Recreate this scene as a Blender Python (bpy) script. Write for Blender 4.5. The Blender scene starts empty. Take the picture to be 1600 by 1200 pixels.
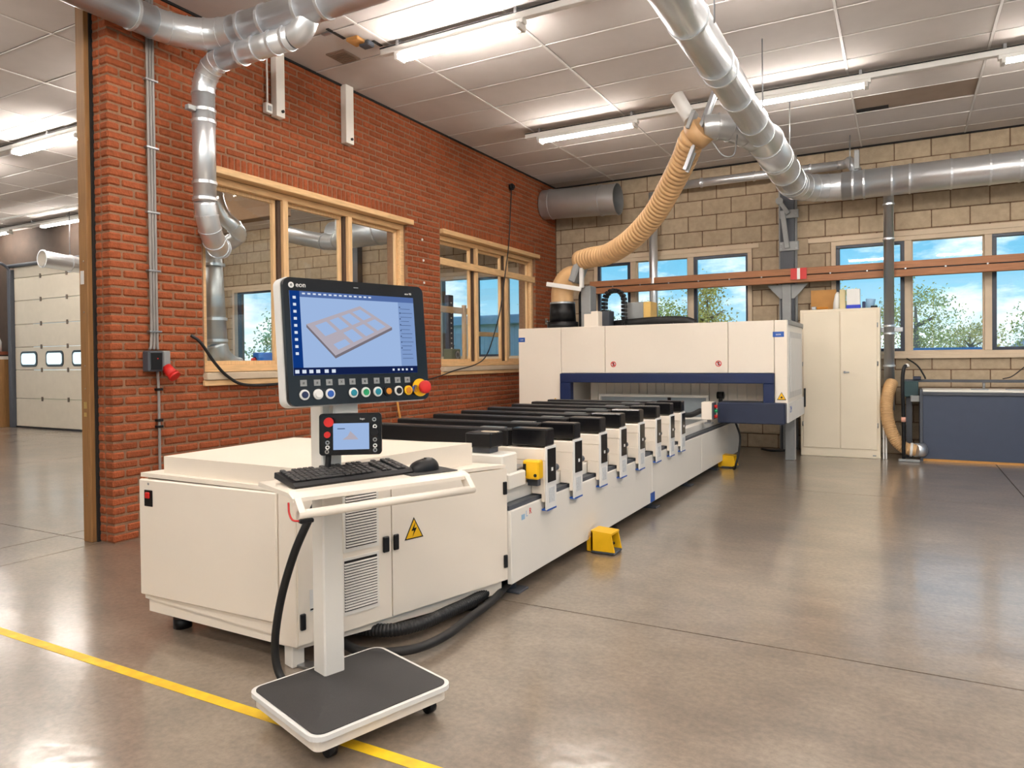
import bpy, bmesh, math, random
from mathutils import Vector, Matrix
random.seed(7)
sc = bpy.context.scene
col = sc.collection

# ------------------------------------------------------------ camera
H = 1.335
cam_d = bpy.data.cameras.new('camera'); cam = bpy.data.objects.new('camera', cam_d); col.objects.link(cam)
R3 = Matrix(((0.87808081, 0.00366854, 0.47849831), (0.47839457, 0.01545745, -0.87800894), (-0.01061738, 0.9998738, 0.01181788)))
cam.matrix_world = Matrix.Translation((0, 0, H)) @ R3.to_4x4()
cam_d.sensor_fit = 'HORIZONTAL'; cam_d.sensor_width = 36; cam_d.lens = 1116.77 / 1600 * 36
cam_d.shift_y = -25.28 / 1600
cam_d.clip_end = 300
sc.camera = cam

# ------------------------------------------------------------ world, sun, exposure
sc.view_settings.view_transform = 'Standard'
sc.view_settings.look = 'None'
sc.view_settings.gamma = 1
sc.view_settings.use_curve_mapping = False
sc.view_settings.exposure = 0.0
TUBE = 150.0
w = bpy.data.worlds.new('sky'); sc.world = w; w.use_nodes = True
nt = w.node_tree; nt.nodes.clear()
def N(nt, t, **k):
    n = nt.nodes.new(t)
    for a, v in k.items():
        if a in n.inputs: n.inputs[a].default_value = v
        else: setattr(n, a, v)
    return n
out = N(nt, 'ShaderNodeOutputWorld'); bg = N(nt, 'ShaderNodeBackground'); bg.inputs[1].default_value = 1.25
tc = N(nt, 'ShaderNodeTexCoord'); sep = N(nt, 'ShaderNodeSeparateXYZ')
nt.links.new(tc.outputs['Generated'], sep.inputs[0])
gr = N(nt, 'ShaderNodeValToRGB')
gr.color_ramp.elements[0].position = 0.0; gr.color_ramp.elements[0].color = (.6, .85, .97, 1)
gr.color_ramp.elements[1].position = .45; gr.color_ramp.elements[1].color = (.08, .3, .7, 1)
e = gr.color_ramp.elements.new(.12); e.color = (.2, .58, .84, 1)
nt.links.new(sep.outputs[2], gr.inputs[0])
mp = N(nt, 'ShaderNodeMapping'); mp.inputs['Scale'].default_value = (3.2, 3.2, 9)
nz = N(nt, 'ShaderNodeTexNoise'); nz.inputs['Scale'].default_value = 1.6; nz.inputs['Detail'].default_value = 7; nz.inputs['Roughness'].default_value = .6
nt.links.new(tc.outputs['Generated'], mp.inputs[0]); nt.links.new(mp.outputs[0], nz.inputs['Vector'])
cr = N(nt, 'ShaderNodeValToRGB'); cr.color_ramp.elements[0].position = .48; cr.color_ramp.elements[1].position = .66
nt.links.new(nz.outputs[0], cr.inputs[0])
mx = N(nt, 'ShaderNodeMix', data_type='RGBA'); mx.inputs[7].default_value = (1.4, 1.4, 1.36, 1)
nt.links.new(cr.outputs[0], mx.inputs[0]); nt.links.new(gr.outputs[0], mx.inputs[6])
nt.links.new(mx.outputs[2], bg.inputs[0]); nt.links.new(bg.outputs[0], out.inputs[0])


# ------------------------------------------------------------ materials
def lin(c):
    r = []
    for v in c[:3]:
        v = v / 255.0
        r.append(v / 12.92 if v <= .04045 else ((v + .055) / 1.055) ** 2.4)
    return (*r, 1)
MATS = {}
def mat(name, rgb, rough=.5, metal=0.0, var=.06, scale=8.0, bump=0.0, bscale=40.0, spec=.5, rvar=0.0, stretch=None, island=0.0, coat=0.0):
    """principled paint/metal/wood with noise-driven colour variation, roughness variation and fine bump"""
    m = bpy.data.materials.new(name); m.use_nodes = True; nt = m.node_tree
    p = nt.nodes['Principled BSDF']; p.inputs['Roughness'].default_value = rough; p.inputs['Metallic'].default_value = metal
    p.inputs['Specular IOR Level'].default_value = spec
    p.inputs['Coat Weight'].default_value = coat
    g = N(nt, 'ShaderNodeNewGeometry'); src = g.outputs['Position']
    if stretch:
        mp = N(nt, 'ShaderNodeMapping'); mp.inputs['Scale'].default_value = stretch
        nt.links.new(src, mp.inputs[0]); src = mp.outputs[0]
    nz = N(nt, 'ShaderNodeTexNoise'); nz.inputs['Scale'].default_value = scale; nz.inputs['Detail'].default_value = 4
    nt.links.new(src, nz.inputs['Vector'])
    c = lin(rgb)
    ramp = N(nt, 'ShaderNodeValToRGB')
    ramp.color_ramp.elements[0].position = .3; ramp.color_ramp.elements[1].position = .7
    ramp.color_ramp.elements[0].color = (*[max(0, x * (1 - var)) for x in c[:3]], 1)
    ramp.color_ramp.elements[1].color = (*[min(1, x * (1 + var)) for x in c[:3]], 1)
    nt.links.new(nz.outputs[0], ramp.inputs[0]); cs = ramp.outputs[0]
    if island:
        oi = N(nt, 'ShaderNodeObjectInfo'); ad = N(nt, 'ShaderNodeMath', operation='ADD')
        nt.links.new(oi.outputs['Random'], ad.inputs[0]); nt.links.new(g.outputs['Random Per Island'], ad.inputs[1])
        fr = N(nt, 'ShaderNodeMath', operation='FRACT'); nt.links.new(ad.outputs[0], fr.inputs[0])
        mr = N(nt, 'ShaderNodeMapRange'); mr.inputs['To Min'].default_value = 1 - island; mr.inputs['To Max'].default_value = 1 + island
        nt.links.new(fr.outputs[0], mr.inputs[0])
        hs = N(nt, 'ShaderNodeHueSaturation'); nt.links.new(mr.outputs[0], hs.inputs['Value']); nt.links.new(cs, hs.inputs['Color'])
        cs = hs.outputs[0]
    nt.links.new(cs, p.inputs['Base Color'])
    if rvar:
        mr = N(nt, 'ShaderNodeMapRange'); mr.inputs['To Min'].default_value = max(.02, rough - rvar); mr.inputs['To Max'].default_value = rough + rvar
        mr.inputs['From Min'].default_value = .3; mr.inputs['From Max'].default_value = .7
        nt.links.new(nz.outputs[0], mr.inputs[0]); nt.links.new(mr.outputs[0], p.inputs['Roughness'])
    if bump:
        n2 = N(nt, 'ShaderNodeTexNoise'); n2.inputs['Scale'].default_value = bscale; n2.inputs['Detail'].default_value = 3
        nt.links.new(src, n2.inputs['Vector'])
        b = N(nt, 'ShaderNodeBump'); b.inputs['Strength'].default_value = bump; b.inputs['Distance'].default_value = .01
        nt.links.new(n2.outputs[0], b.inputs['Height']); nt.links.new(b.outputs[0], p.inputs['Normal'])
    MATS[name] = m
    return m
def emit(name, rgb, s):
    m = bpy.data.materials.new(name); m.use_nodes = True; nt = m.node_tree; nt.nodes.clear()
    o = N(nt, 'ShaderNodeOutputMaterial'); e = N(nt, 'ShaderNodeEmission'); e.inputs[0].default_value = lin(rgb); e.inputs[1].default_value = s
    nt.links.new(e.outputs[0], o.inputs[0]); MATS[name] = m; return m
def glass(name, tint=(1, 1, 1), refl=.08):
    m = bpy.data.materials.new(name); m.use_nodes = True; nt = m.node_tree; nt.nodes.clear()
    o = N(nt, 'ShaderNodeOutputMaterial'); t = N(nt, 'ShaderNodeBsdfTransparent'); t.inputs[0].default_value = (*tint, 1)
    g = N(nt, 'ShaderNodeBsdfGlossy'); g.inputs['Roughness'].default_value = .02
    lw = N(nt, 'ShaderNodeLayerWeight'); lw.inputs[0].default_value = .5
    pw = N(nt, 'ShaderNodeMath', operation='POWER'); pw.inputs[1].default_value = 5; nt.links.new(lw.outputs['Facing'], pw.inputs[0])
    f = N(nt, 'ShaderNodeMath', operation='MULTIPLY_ADD'); f.inputs[1].default_value = .6; f.inputs[2].default_value = refl * .5; nt.links.new(pw.outputs[0], f.inputs[0])
    x = N(nt, 'ShaderNodeMixShader'); nt.links.new(f.outputs[0], x.inputs[0]); nt.links.new(t.outputs[0], x.inputs[1]); nt.links.new(g.outputs[0], x.inputs[2])
    nt.links.new(x.outputs[0], o.inputs[0]); MATS[name] = m; return m

cream = mat('cream_paint', (242, 231, 216), .38, var=.015, scale=2, spec=.4)
cream2 = mat('light_grey_paint', (236, 231, 222), .4, var=.02, scale=2, spec=.4)
white = mat('white_plastic', (232, 230, 226), .45, var=.02)
ivory = mat('cabinet_enamel', (236, 223, 200), .45, var=.02, scale=3)
black = mat('black_plastic', (13, 13, 16), .42, var=.1, spec=.35)
blackgloss = mat('black_gloss_panel', (14, 14, 17), .22, var=.05)
rubber = mat('black_rubber', (20, 20, 21), .55, var=.15, scale=20)
keymat = mat('key_plastic', (44, 43, 43), .5, var=.08)
matgrey = mat('dark_grey_rubber_mat', (44, 43, 44), .6, var=.05, scale=5, bump=.15, bscale=300)
navy = mat('dark_blue_paint', (10, 32, 76), .45, var=.06)
navydark = mat('dark_navy_paint', (28, 38, 62), .45, var=.06)
slate = mat('slate_grey_laminate', (56, 66, 86), .5, var=.04)
yellow = mat('yellow_paint', (246, 190, 15), .45, var=.04)
red = mat('red_plastic', (205, 35, 30), .4, var=.05)
blue = mat('blue_plastic', (30, 84, 170), .45, var=.05)
green = mat('green_plastic', (30, 150, 95), .4, var=.05)
teal = mat('teal_plastic', (20, 130, 150), .4, var=.05)
orange = mat('orange_lacquer', (206, 130, 30), .45, var=.08)
galv = mat('galvanised_steel', (226, 229, 233), .33, .82, var=.03, scale=3, rvar=.03)
galvdark = mat('dull_galvanised_steel', (190, 192, 193), .38, .78, var=.05, scale=4, rvar=.04)
steel = mat('brushed_steel', (170, 172, 175), .35, .9, var=.08)
chrome = mat('bright_metal', (215, 215, 215), .2, 1.0, var=.02)
colgrey = mat('grey_steel_paint', (70, 74, 82), .5, var=.05)
greypaint = mat('mid_grey_paint', (150, 152, 152), .5, .2, var=.06)
hosetan = mat('tan_ribbed_hose', (204, 164, 116), .5, var=.08, scale=7)
brickm = mat('red_brick', (147, 78, 47), .85, var=.18, scale=26, bump=.6, bscale=70, spec=.2, island=.15)
mortar = mat('mortar', (140, 108, 86), .95, var=.12, scale=30, bump=.4, bscale=120, spec=.1)
blockm = mat('concrete_block', (176, 158, 134), .9, var=.1, scale=14, bump=.5, bscale=110, spec=.15, island=.07)
blockjoint = mat('block_joint', (112, 88, 70), .95, var=.1, scale=20, spec=.1)
tilem = mat('ceiling_tile', (204, 197, 193), .9, var=.025, scale=5, bump=.12, bscale=160, spec=.15, island=.02)
teem = mat('tee_bar_enamel', (222, 218, 214), .5, var=.02)
dark = mat('dark_void', (30, 26, 24), .9, var=.1)
wood = mat('pine_timber', (222, 182, 132), .6, var=.14, scale=10, stretch=(6, .6, 6))
woodz = mat('pine_timber_upright', (222, 182, 132), .6, var=.14, scale=10, stretch=(6, 6, .6))
woodx = mat('orange_pine_beam', (162, 108, 70), .55, var=.16, scale=8, stretch=(.5, 8, 8))
cream_wood = mat('cream_painted_timber', (206, 186, 160), .6, var=.05, scale=8)
trimwood = mat('brown_door_post', (146, 106, 62), .6, var=.14, scale=9, stretch=(8, 8, .5))
gatem = mat('gate_panel_enamel', (200, 191, 174), .5, var=.03)
glassm = glass('window_glass', (.96, .98, .98))
tube_mat = emit('lit_tube', (255, 247, 238), TUBE)
conduitm = mat('grey_pvc_conduit', (140, 134, 130), .4, var=.05)
greenm = mat('leaf_yellow_green', (222, 214, 120), .8, var=.3, scale=3, island=.35)
greenm2 = mat('leaf_green', (176, 200, 140), .8, var=.3, scale=3, island=.3)
greenm3 = mat('leaf_ochre', (240, 212, 120), .8, var=.25, scale=3, island=.3)
bark = mat('bark', (150, 130, 110), .9, var=.2)
grass = mat('grass', (124, 140, 70), .95, var=.25, scale=1.2)
shedm = mat('pale_blue_cladding', (190, 226, 240), .5, var=.05)
shedroof = mat('pale_blue_roof', (150, 202, 230), .5, var=.05)
tarpm = mat('bright_blue_sheet', (40, 140, 220), .5, var=.08)
cardm = mat('cardboard', (190, 140, 80), .8, var=.08)
olive = mat('olive_paint', (88, 92, 70), .6, var=.08)

# floor: polished concrete
def floor_material():
    m = bpy.data.materials.new('polished_concrete'); m.use_nodes = True; nt = m.node_tree; p = nt.nodes['Principled BSDF']
    g = N(nt, 'ShaderNodeNewGeometry')
    def noise(sc_, det, rough=.5, st=None):
        n = N(nt, 'ShaderNodeTexNoise'); n.inputs['Scale'].default_value = sc_; n.inputs['Detail'].default_value = det; n.inputs['Roughness'].default_value = rough
        src = g.outputs['Position']
        if st:
            mp = N(nt, 'ShaderNodeMapping'); mp.inputs['Scale'].default_value = st; mp.inputs['Rotation'].default_value = (0, 0, .5); nt.links.new(src, mp.inputs[0]); src = mp.outputs[0]
        nt.links.new(src, n.inputs['Vector']); return n
    a = noise(.8, 3); b = noise(38, 4, .65); c = noise(2.6, 6, .62, (1, 1.7, 1)); d = noise(9, 2)
    def ramp(n, p0, p1, c0, c1):
        r = N(nt, 'ShaderNodeValToRGB'); r.color_ramp.elements[0].position = p0; r.color_ramp.elements[1].position = p1
        r.color_ramp.elements[0].color = c0; r.color_ramp.elements[1].color = c1; nt.links.new(n.outputs[0], r.inputs[0]); return r
    r = ramp(a, .25, .75, lin((132, 117, 101)), lin((166, 149, 131)))
    r2 = ramp(b, .25, .75, (.56, .55, .54, 1), (1.0, 1.0, 1.0, 1)); r3 = ramp(c, .28, .72, (.55, .54, .53, 1), (1.0, 1.0, 1.0, 1))
    m1 = N(nt, 'ShaderNodeMix', data_type='RGBA', blend_type='MULTIPLY'); m1.inputs[0].default_value = 1
    nt.links.new(r.outputs[0], m1.inputs[6]); nt.links.new(r2.outputs[0], m1.inputs[7])
    m2 = N(nt, 'ShaderNodeMix', data_type='RGBA', blend_type='MULTIPLY'); m2.inputs[0].default_value = 1
    nt.links.new(m1.outputs[2], m2.inputs[6]); nt.links.new(r3.outputs[0], m2.inputs[7])
    br = N(nt, 'ShaderNodeBrightContrast'); br.inputs['Bright'].default_value = .08; br.inputs['Contrast'].default_value = .12
    nt.links.new(m2.outputs[2], br.inputs[0]); nt.links.new(br.outputs[0], p.inputs['Base Color'])
    mr = N(nt, 'ShaderNodeMapRange'); mr.inputs['To Min'].default_value = .32; mr.inputs['To Max'].default_value = .46
    nt.links.new(c.outputs[0], mr.inputs[0]); nt.links.new(mr.outputs[0], p.inputs['Roughness'])
    p.inputs['Coat Weight'].default_value = 1.0; p.inputs['Coat Roughness'].default_value = .17; p.inputs['Coat IOR'].default_value = 1.7
    bp = N(nt, 'ShaderNodeBump'); bp.inputs['Strength'].default_value = .1; bp.inputs['Distance'].default_value = .02
    nt.links.new(d.outputs[0], bp.inputs['Height']); nt.links.new(bp.outputs[0], p.inputs['Normal']); nt.links.new(bp.outputs[0], p.inputs['Coat Normal'])
    p.inputs['Specular IOR Level'].default_value = .6
    return m
floorm = floor_material()
linem = mat('worn_yellow_floor_paint', (255, 202, 40), .45, var=.18, scale=14)

# ------------------------------------------------------------ mesh helpers
WORLD = {}
CH = [(-1, -1, -1), (1, -1, -1), (1, 1, -1), (-1, 1, -1), (-1, -1, 1), (1, -1, 1), (1, 1, 1), (-1, 1, 1)]
class B:
    """collects shapes in world space (optionally through a frame T) and links them as ONE mesh object"""
    def __init__(s, T=None): s.v = []; s.f = []; s.T = T; s.sm = []
    def add(s, vs, fs, smooth=False):
        o = len(s.v)
        for v in vs:
            v = Vector(v)
            s.v.append(s.T @ v if s.T else v)
        for f in fs: s.f.append([i + o for i in f]); s.sm.append(smooth)
        return s
    def box(s, x0, x1, y0, y1, z0, z1, b=0, R=None):
        c = Vector(((x0 + x1) / 2, (y0 + y1) / 2, (z0 + z1) / 2)); h = (abs(x1 - x0) / 2, abs(y1 - y0) / 2, abs(z1 - z0) / 2)
        return s.obox(c, h, R, b)
    def obox(s, c, h, R=None, b=0):
        c = Vector(c)
        if b <= 0 or b > min(h) * .95:
            vs = [Vector((h[0] * a[0], h[1] * a[1], h[2] * a[2])) for a in CH]
            fs = [(0, 3, 2, 1), (4, 5, 6, 7), (0, 1, 5, 4), (1, 2, 6, 5), (2, 3, 7, 6), (3, 0, 4, 7)]
        else:
            vs = []; idx = {}
            for k, a in enumerate(CH):
                for ax in range(3):
                    q = [a[i] * (h[i] - b) for i in range(3)]; q[ax] = a[ax] * h[ax]
                    idx[(k, ax)] = len(vs); vs.append(Vector(q))
            fs = []
            for f, ax in (((0, 3, 2, 1), 2), ((4, 5, 6, 7), 2), ((0, 1, 5, 4), 1), ((1, 2, 6, 5), 0), ((2, 3, 7, 6), 1), ((3, 0, 4, 7), 0)):
                fs.append([idx[(k, ax)] for k in f])
            for i, j in ((0, 1), (1, 2), (2, 3), (3, 0), (4, 5), (5, 6), (6, 7), (7, 4), (0, 4), (1, 5), (2, 6), (3, 7)):
                ax = [t for t in range(3) if CH[i][t] != CH[j][t]][0]; o = [t for t in range(3) if t != ax]
                f = [idx[(i, o[0])], idx[(j, o[0])], idx[(j, o[1])], idx[(i, o[1])]]
                m = Vector(CH[i]) + Vector(CH[j])
                n = (vs[f[1]] - vs[f[0]]).cross(vs[f[2]] - vs[f[0]])
                fs.append(f if n.dot(m) > 0 else f[::-1])
            for k in range(8):
                f = [idx[(k, 0)], idx[(k, 1)], idx[(k, 2)]]
                n = (vs[f[1]] - vs[f[0]]).cross(vs[f[2]] - vs[f[0]])
                fs.append(f if n.dot(Vector(CH[k])) > 0 else f[::-1])
        if R: vs = [R @ v for v in vs]
        return s.add([v + c for v in vs], fs)
    def tube(s, pts, r, seg=12, cap=True):
        pts = [Vector(p) for p in pts]; n = len(pts)
        rs = r if isinstance(r, (list, tuple)) else [r] * n
        vs = []; fs = []; u = None
        for i in range(n):
            t = (pts[min(i + 1, n - 1)] - pts[max(i - 1, 0)]).normalized()
            if u is None:
                u = t.cross(Vector((0, 0, 1)))
                if u.length < .1: u = t.cross(Vector((0, 1, 0)))
            u = (u - t * u.dot(t)).normalized(); w_ = t.cross(u)
            for k in range(seg):
                a = 2 * math.pi * k / seg
                vs.append(pts[i] + (u * math.cos(a) + w_ * math.sin(a)) * rs[i])
        for i in range(n - 1):
            for k in range(seg):
                k2 = (k + 1) % seg
                fs.append((i * seg + k, i * seg + k2, (i + 1) * seg + k2, (i + 1) * seg + k))
        s.add(vs, fs, True)
        if cap:
            o = len(s.v) - len(vs)
            s.f.append([o + k for k in range(seg)][::-1]); s.sm.append(False)
            s.f.append([o + (n - 1) * seg + k for k in range(seg)]); s.sm.append(False)
        return s
    def cyl(s, a, b, r, seg=16, r2=None): return s.tube([a, b], [r, r if r2 is None else r2], seg)
    def ring(s, c, ax, r0, r1, hw, seg=20):
        """flat band (pipe section) with inner r0, outer r1, half width hw around axis ax"""
        ax = Vector(ax).normalized(); u = ax.cross(Vector((0, 0, 1)))
        if u.length < .1: u = ax.cross(Vector((0, 1, 0)))
        u.normalize(); w_ = ax.cross(u); c = Vector(c); vs = []; fs = []
        for k in range(seg):
            a = 2 * math.pi * k / seg; d = u * math.cos(a) + w_ * math.sin(a)
            vs += [c + d * r1 - ax * hw, c + d * r1 + ax * hw, c + d * r0 + ax * hw, c + d * r0 - ax * hw]
        for k in range(seg):
            a = k * 4; b = ((k + 1) % seg) * 4
            for q in range(4): fs.append((a + q, b + q, b + (q + 1) % 4, a + (q + 1) % 4))
        return s.add(vs, fs)
    def prism(s, poly, ext):
        """closed 3D polygon extruded by vector ext"""
        n = len(poly); ext = Vector(ext); poly = [Vector(p) for p in poly]
        vs = poly + [p + ext for p in poly]
        nrm = Vector((0, 0, 0))
        for i in range(n): nrm += poly[i].cross(poly[(i + 1) % n])
        fl = nrm.dot(ext) > 0
        a = list(range(n)); b = [i + n for i in range(n)]
        fs = [a[::-1] if fl else a, b if fl else b[::-1]]
        for i in range(n):
            j = (i + 1) % n; f = (i, j, j + n, i + n); fs.append(f if fl else f[::-1])
        return s.add(vs, fs)
    def dome(s, c, ax, r, h_, seg=14, rings=5):
        ax = Vector(ax).normalized(); pts = []; rs = []
        for i in range(rings + 1):
            a = math.pi / 2 * i / rings; pts.append(Vector(c) + ax * h_ * math.sin(a)); rs.append(max(r * math.cos(a), r * .02))
        return s.tube(pts, rs, seg)
    def build(s, name, m, parent=None, smooth=True):
        lo = Vector((min(v.x for v in s.v), min(v.y for v in s.v), min(v.z for v in s.v)))
        hi = Vector((max(v.x for v in s.v), max(v.y for v in s.v), max(v.z for v in s.v)))
        org = Vector(((lo.x + hi.x) / 2, (lo.y + hi.y) / 2, lo.z))
        me = bpy.data.meshes.new(name); me.from_pydata([v - org for v in s.v], [], s.f); me.update()
        if smooth and any(s.sm): me.polygons.foreach_set('use_smooth', s.sm)
        for mm in (m if isinstance(m, (list, tuple)) else [m]): me.materials.append(mm)
        return link(name, me, org, parent)
def link(name, me, org, parent=None):
    o = bpy.data.objects.new(name, me); col.objects.link(o)
    if parent is not None:
        o.parent = parent; o.location = Vector(org) - WORLD[parent.name]
    else: o.location = org
    WORLD[o.name] = Vector(org)
    return o
def tag(o, label, cat, group=None):
    o['label'] = label; o['category'] = cat
    if group: o['group'] = group
    return o
def thing(name, label, cat, loc=(0, 0, 0), group=None):
    o = bpy.data.objects.new(name, None); o.empty_display_size = .1; col.objects.link(o)
    o.location = loc; WORLD[o.name] = Vector(loc)
    return tag(o, label, cat, group)
def struct(o, kind='structure'): o['kind'] = kind; return o
def setting(name, loc):
    o = bpy.data.objects.new(name, None); col.objects.link(o); o.location = loc; WORLD[o.name] = Vector(loc)
    return struct(o)
def sbox(name, m, x0, x1, y0, y1, z0, z1, parent=None, b=0): return B().box(x0, x1, y0, y1, z0, z1, b).build(name, m, parent)
def text(body, size, T, m, name, parent, align='CENTER', ext=.0006):
    c = bpy.data.curves.new('t', 'FONT'); c.body = body; c.size = size; c.align_x = align; c.align_y = 'CENTER'; c.extrude = ext; c.resolution_u = 3
    t = bpy.data.objects.new('t', c); col.objects.link(t)
    me = bpy.data.meshes.new_from_object(t.evaluated_get(bpy.context.evaluated_depsgraph_get()))
    bpy.data.objects.remove(t)
    b = B(T); b.add([v.co for v in me.vertices], [list(p.vertices) for p in me.polygons])
    bpy.data.meshes.remove(me)
    return b.build(name, m, parent)
def arc(c, a0, a1, r, u, v, n=6):
    c = Vector(c); u = Vector(u); v = Vector(v)
    return [c + (u * math.cos(math.radians(a0 + (a1 - a0) * i / n)) + v * math.sin(math.radians(a0 + (a1 - a0) * i / n))) * r for i in range(n + 1)]
def smoothpath(pts, n=8):
    """Catmull-Rom through the points"""
    P = [Vector(p) for p in pts]; P = [P[0] * 2 - P[1]] + P + [P[-1] * 2 - P[-2]]; o = []
    for i in range(1, len(P) - 2):
        for k in range(n):
            t = k / n; a, b, c, d = P[i - 1:i + 3]
            o.append(.5 * ((2 * b) + (c - a) * t + (2 * a - 5 * b + 4 * c - d) * t * t + (3 * b - a - 3 * c + d) * t ** 3))
    o.append(P[-2]); return o
def resample(pts, step):
    d = [0.0]
    for a, b in zip(pts, pts[1:]): d.append(d[-1] + (b - a).length)
    o = []; i = 0; n = max(2, int(d[-1] / step) + 1)
    for k in range(n):
        t = d[-1] * k / (n - 1)
        while i < len(d) - 2 and d[i + 1] < t: i += 1
        L = d[i + 1] - d[i]
        o.append(pts[i].lerp(pts[i + 1], (t - d[i]) / L if L else 0))
    return o
def ribbed(pts, r, pitch=.03, depth=.07, seg=18):
    P = resample(smoothpath(pts, 14), pitch / 6); pat = [1 - depth, 1 - depth * .15, 1.02, 1.03, 1.02, 1 - depth * .15]
    return B().tube(P, [r * pat[i % 6] for i in range(len(P))], seg)
def rrect(w_, h_, r, n=5):
    """rounded rectangle outline centred at 0 (x,y)"""
    o = []
    for cx, cy, a in ((w_ / 2 - r, h_ / 2 - r, 0), (-w_ / 2 + r, h_ / 2 - r, 90), (-w_ / 2 + r, -h_ / 2 + r, 180), (w_ / 2 - r, -h_ / 2 + r, 270)):
        for i in range(n + 1):
            t = math.radians(a + 90 * i / n); o.append((cx + r * math.cos(t), cy + r * math.sin(t)))
    return o
def proj(P):
    c = R3.transposed() @ (Vector(P) - Vector((0, 0, H)))
    if c.z >= -.1: return (-9999, -9999)
    return (800 + 1116.77 * c.x / -c.z, 574.72 - 1116.77 * c.y / -c.z)

XW, YB, ZC = -5.109, 10.968, 4.207
# ============================================================ SETTING
XR, YF, XL = 6.0, -5.0, -20.0        # far right wall, wall behind the camera, far left wall
# ---- floor: concrete slabs divided by saw-cut joints
fl = struct(sbox('floor', dark, XL, XR, YF, 12.0, -.25, -.02))
jx = [XL, -15.2, -10.4, -5.76, -5.25, 1.0, XR]; jy = [YF, -1.2, 3.2, 7.6, 12.0]
for i in range(len(jx) - 1):
    for j in range(len(jy) - 1):
        y1 = 3.44 if (jy[j + 1] == 3.2 and jx[i] >= -5.3) else jy[j + 1]
        y0 = 3.44 if (jy[j] == 3.2 and jx[i] >= -5.3) else jy[j]
        g = .005
        B().box(jx[i] + g, jx[i + 1] - g, y0 + g, y1 - g, -.02, 0).build('floor_slab', floorm, fl)

# ---- ceiling: tile field hung in tee bars
ce = struct(sbox('ceiling', dark, XL, XR, YF, 12.0, ZC + .05, ZC + .25))
cxs = [-4.07 + 1.2 * k for k in range(-11, 8)]; cys = [5.35 + .587 * k for k in range(-4, 10)] + [YB]
tmesh = {}
MISS = set()
def tile(x0, x1, y0, y1):
    g = .011; key = (round(x1 - x0, 3), round(y1 - y0, 3))
    if key not in tmesh:
        o = B().box(-(key[0] / 2 - g), key[0] / 2 - g, -(key[1] / 2 - g), key[1] / 2 - g, 0, .02, .004)
        me = bpy.data.meshes.new('ceiling_tile'); me.from_pydata(o.v, [], o.f); me.materials.append(tilem); tmesh[key] = me
    link('ceiling_tile', tmesh[key], ((x0 + x1) / 2, (y0 + y1) / 2, ZC + random.uniform(0, .003)), ce)
for i in range(len(cxs) - 1):
    for j in range(len(cys) - 1):
        x0, x1 = cxs[i], cxs[i + 1]
        if x0 > 2.5 or x1 < -17.3: continue
        if cys[j + 1] < 4.0 and x0 > -5.0: continue
        xm, ym = (x0 + x1) / 2, (cys[j] + cys[j + 1]) / 2
        if abs(xm - .13) < .3 and abs(ym - 9.16) < .2: continue       # missing tile
        tile(x0, x1, cys[j], cys[j + 1])
sbox('missing_tile_recess', mat('bare_ceiling_board', (150, 132, 118), .9, var=.06, scale=5), -.46, .72, 8.88, 9.45, ZC + .012, ZC + .03, ce)
sbox('dark_gap', dark, -.45, -.12, 9.33, 9.44, ZC + .004, ZC + .011, ce)
rest = B().box(XL, XR, YF, 3.0, ZC, ZC + .02).box(2.5, XR, 3.0, YB, ZC, ZC + .02).box(-4.9, 2.5, 3.0, 3.6, ZC, ZC + .02).box(XL, -17.27, 3, YB, ZC, ZC + .02)
rest.build('plain_ceiling_area', tilem, ce)
for x in cxs:
    B().box(x - .011, x + .011, 3.0, YB, ZC - .004, ZC + .004).build('tee_bar', teem, ce)
for y in cys:
    B().box(cxs[0], XW - .2, y - .005, y + .005, ZC - .002, ZC + .004).build('cross_tee', teem, ce)
    B().box(XW, XR, y - .005, y + .005, ZC - .002, ZC + .004).build('cross_tee', teem, ce)

# ---- brick wall on the left with two window openings
CH_, BL, G = .068, .212, .011
WT = .31
wl = setting('wall_left', (XW - .15, 7, 0))
O1 = (4.02, 6.84, 18 * CH_, 44 * CH_); O2 = (7.52, 10.2, 18 * CH_, 44 * CH_)
core = B(); xa, xb = XW - WT, XW - .009
core.box(xa, xb, 3.22, O1[0], 0, ZC).box(xa, xb, O1[1], O2[0], 0, ZC).box(xa, xb, O2[1], YB, 0, ZC)
for O in (O1, O2): core.box(xa, xb, O[0], O[1], 0, O[2]).box(xa, xb, O[0], O[1], O[3], ZC)
core.build('mortar_core', mortar, wl)
bricks = []
def addbrick(y0, y1, z0, z1, x0, x1): bricks.append((y0, y1, z0, z1, x0, x1))
for k in range(62):
    z0, z1 = k * CH_ + .006, (k + 1) * CH_ - .006
    if k == 61: z1 = ZC
    spans = [(3.21, YB)]
    for O in (O1, O2):
        if O[2] - .01 < k * CH_ < O[3] + 2 * CH_ - .01:
            n = []
            for a, b in spans:
                if a < O[0] < b: n += [(a, O[0]), (O[1], b)]
                else: n.append((a, b))
            spans = n
    for si, (a, b) in enumerate(spans):
        y = a; first = True
        while y < b - .03:
            L = BL
            if first: L = BL / 2 if k % 2 else BL
            e = min(y + L, b)
            if b - e < .05: e = b
            s = .004 * random.uniform(-.5, .5)
            jit = random.uniform(-.003, .003)
            if a == 3.21 and first:
                if k % 2: addbrick(y, e - G, z0, z1, XW - .1, XW + jit); addbrick(y, e - G, z0, z1, XW - .18, XW - .1 - G)
                else: addbrick(y, e - G, z0, z1, XW - .095, XW + jit); addbrick(y, e - G, z0, z1, XW - .18, XW - .095 - G)
            else: addbrick(y + s, e - G + s, z0, z1, XW - .05, XW + jit)
            y = e; first = False
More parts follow.
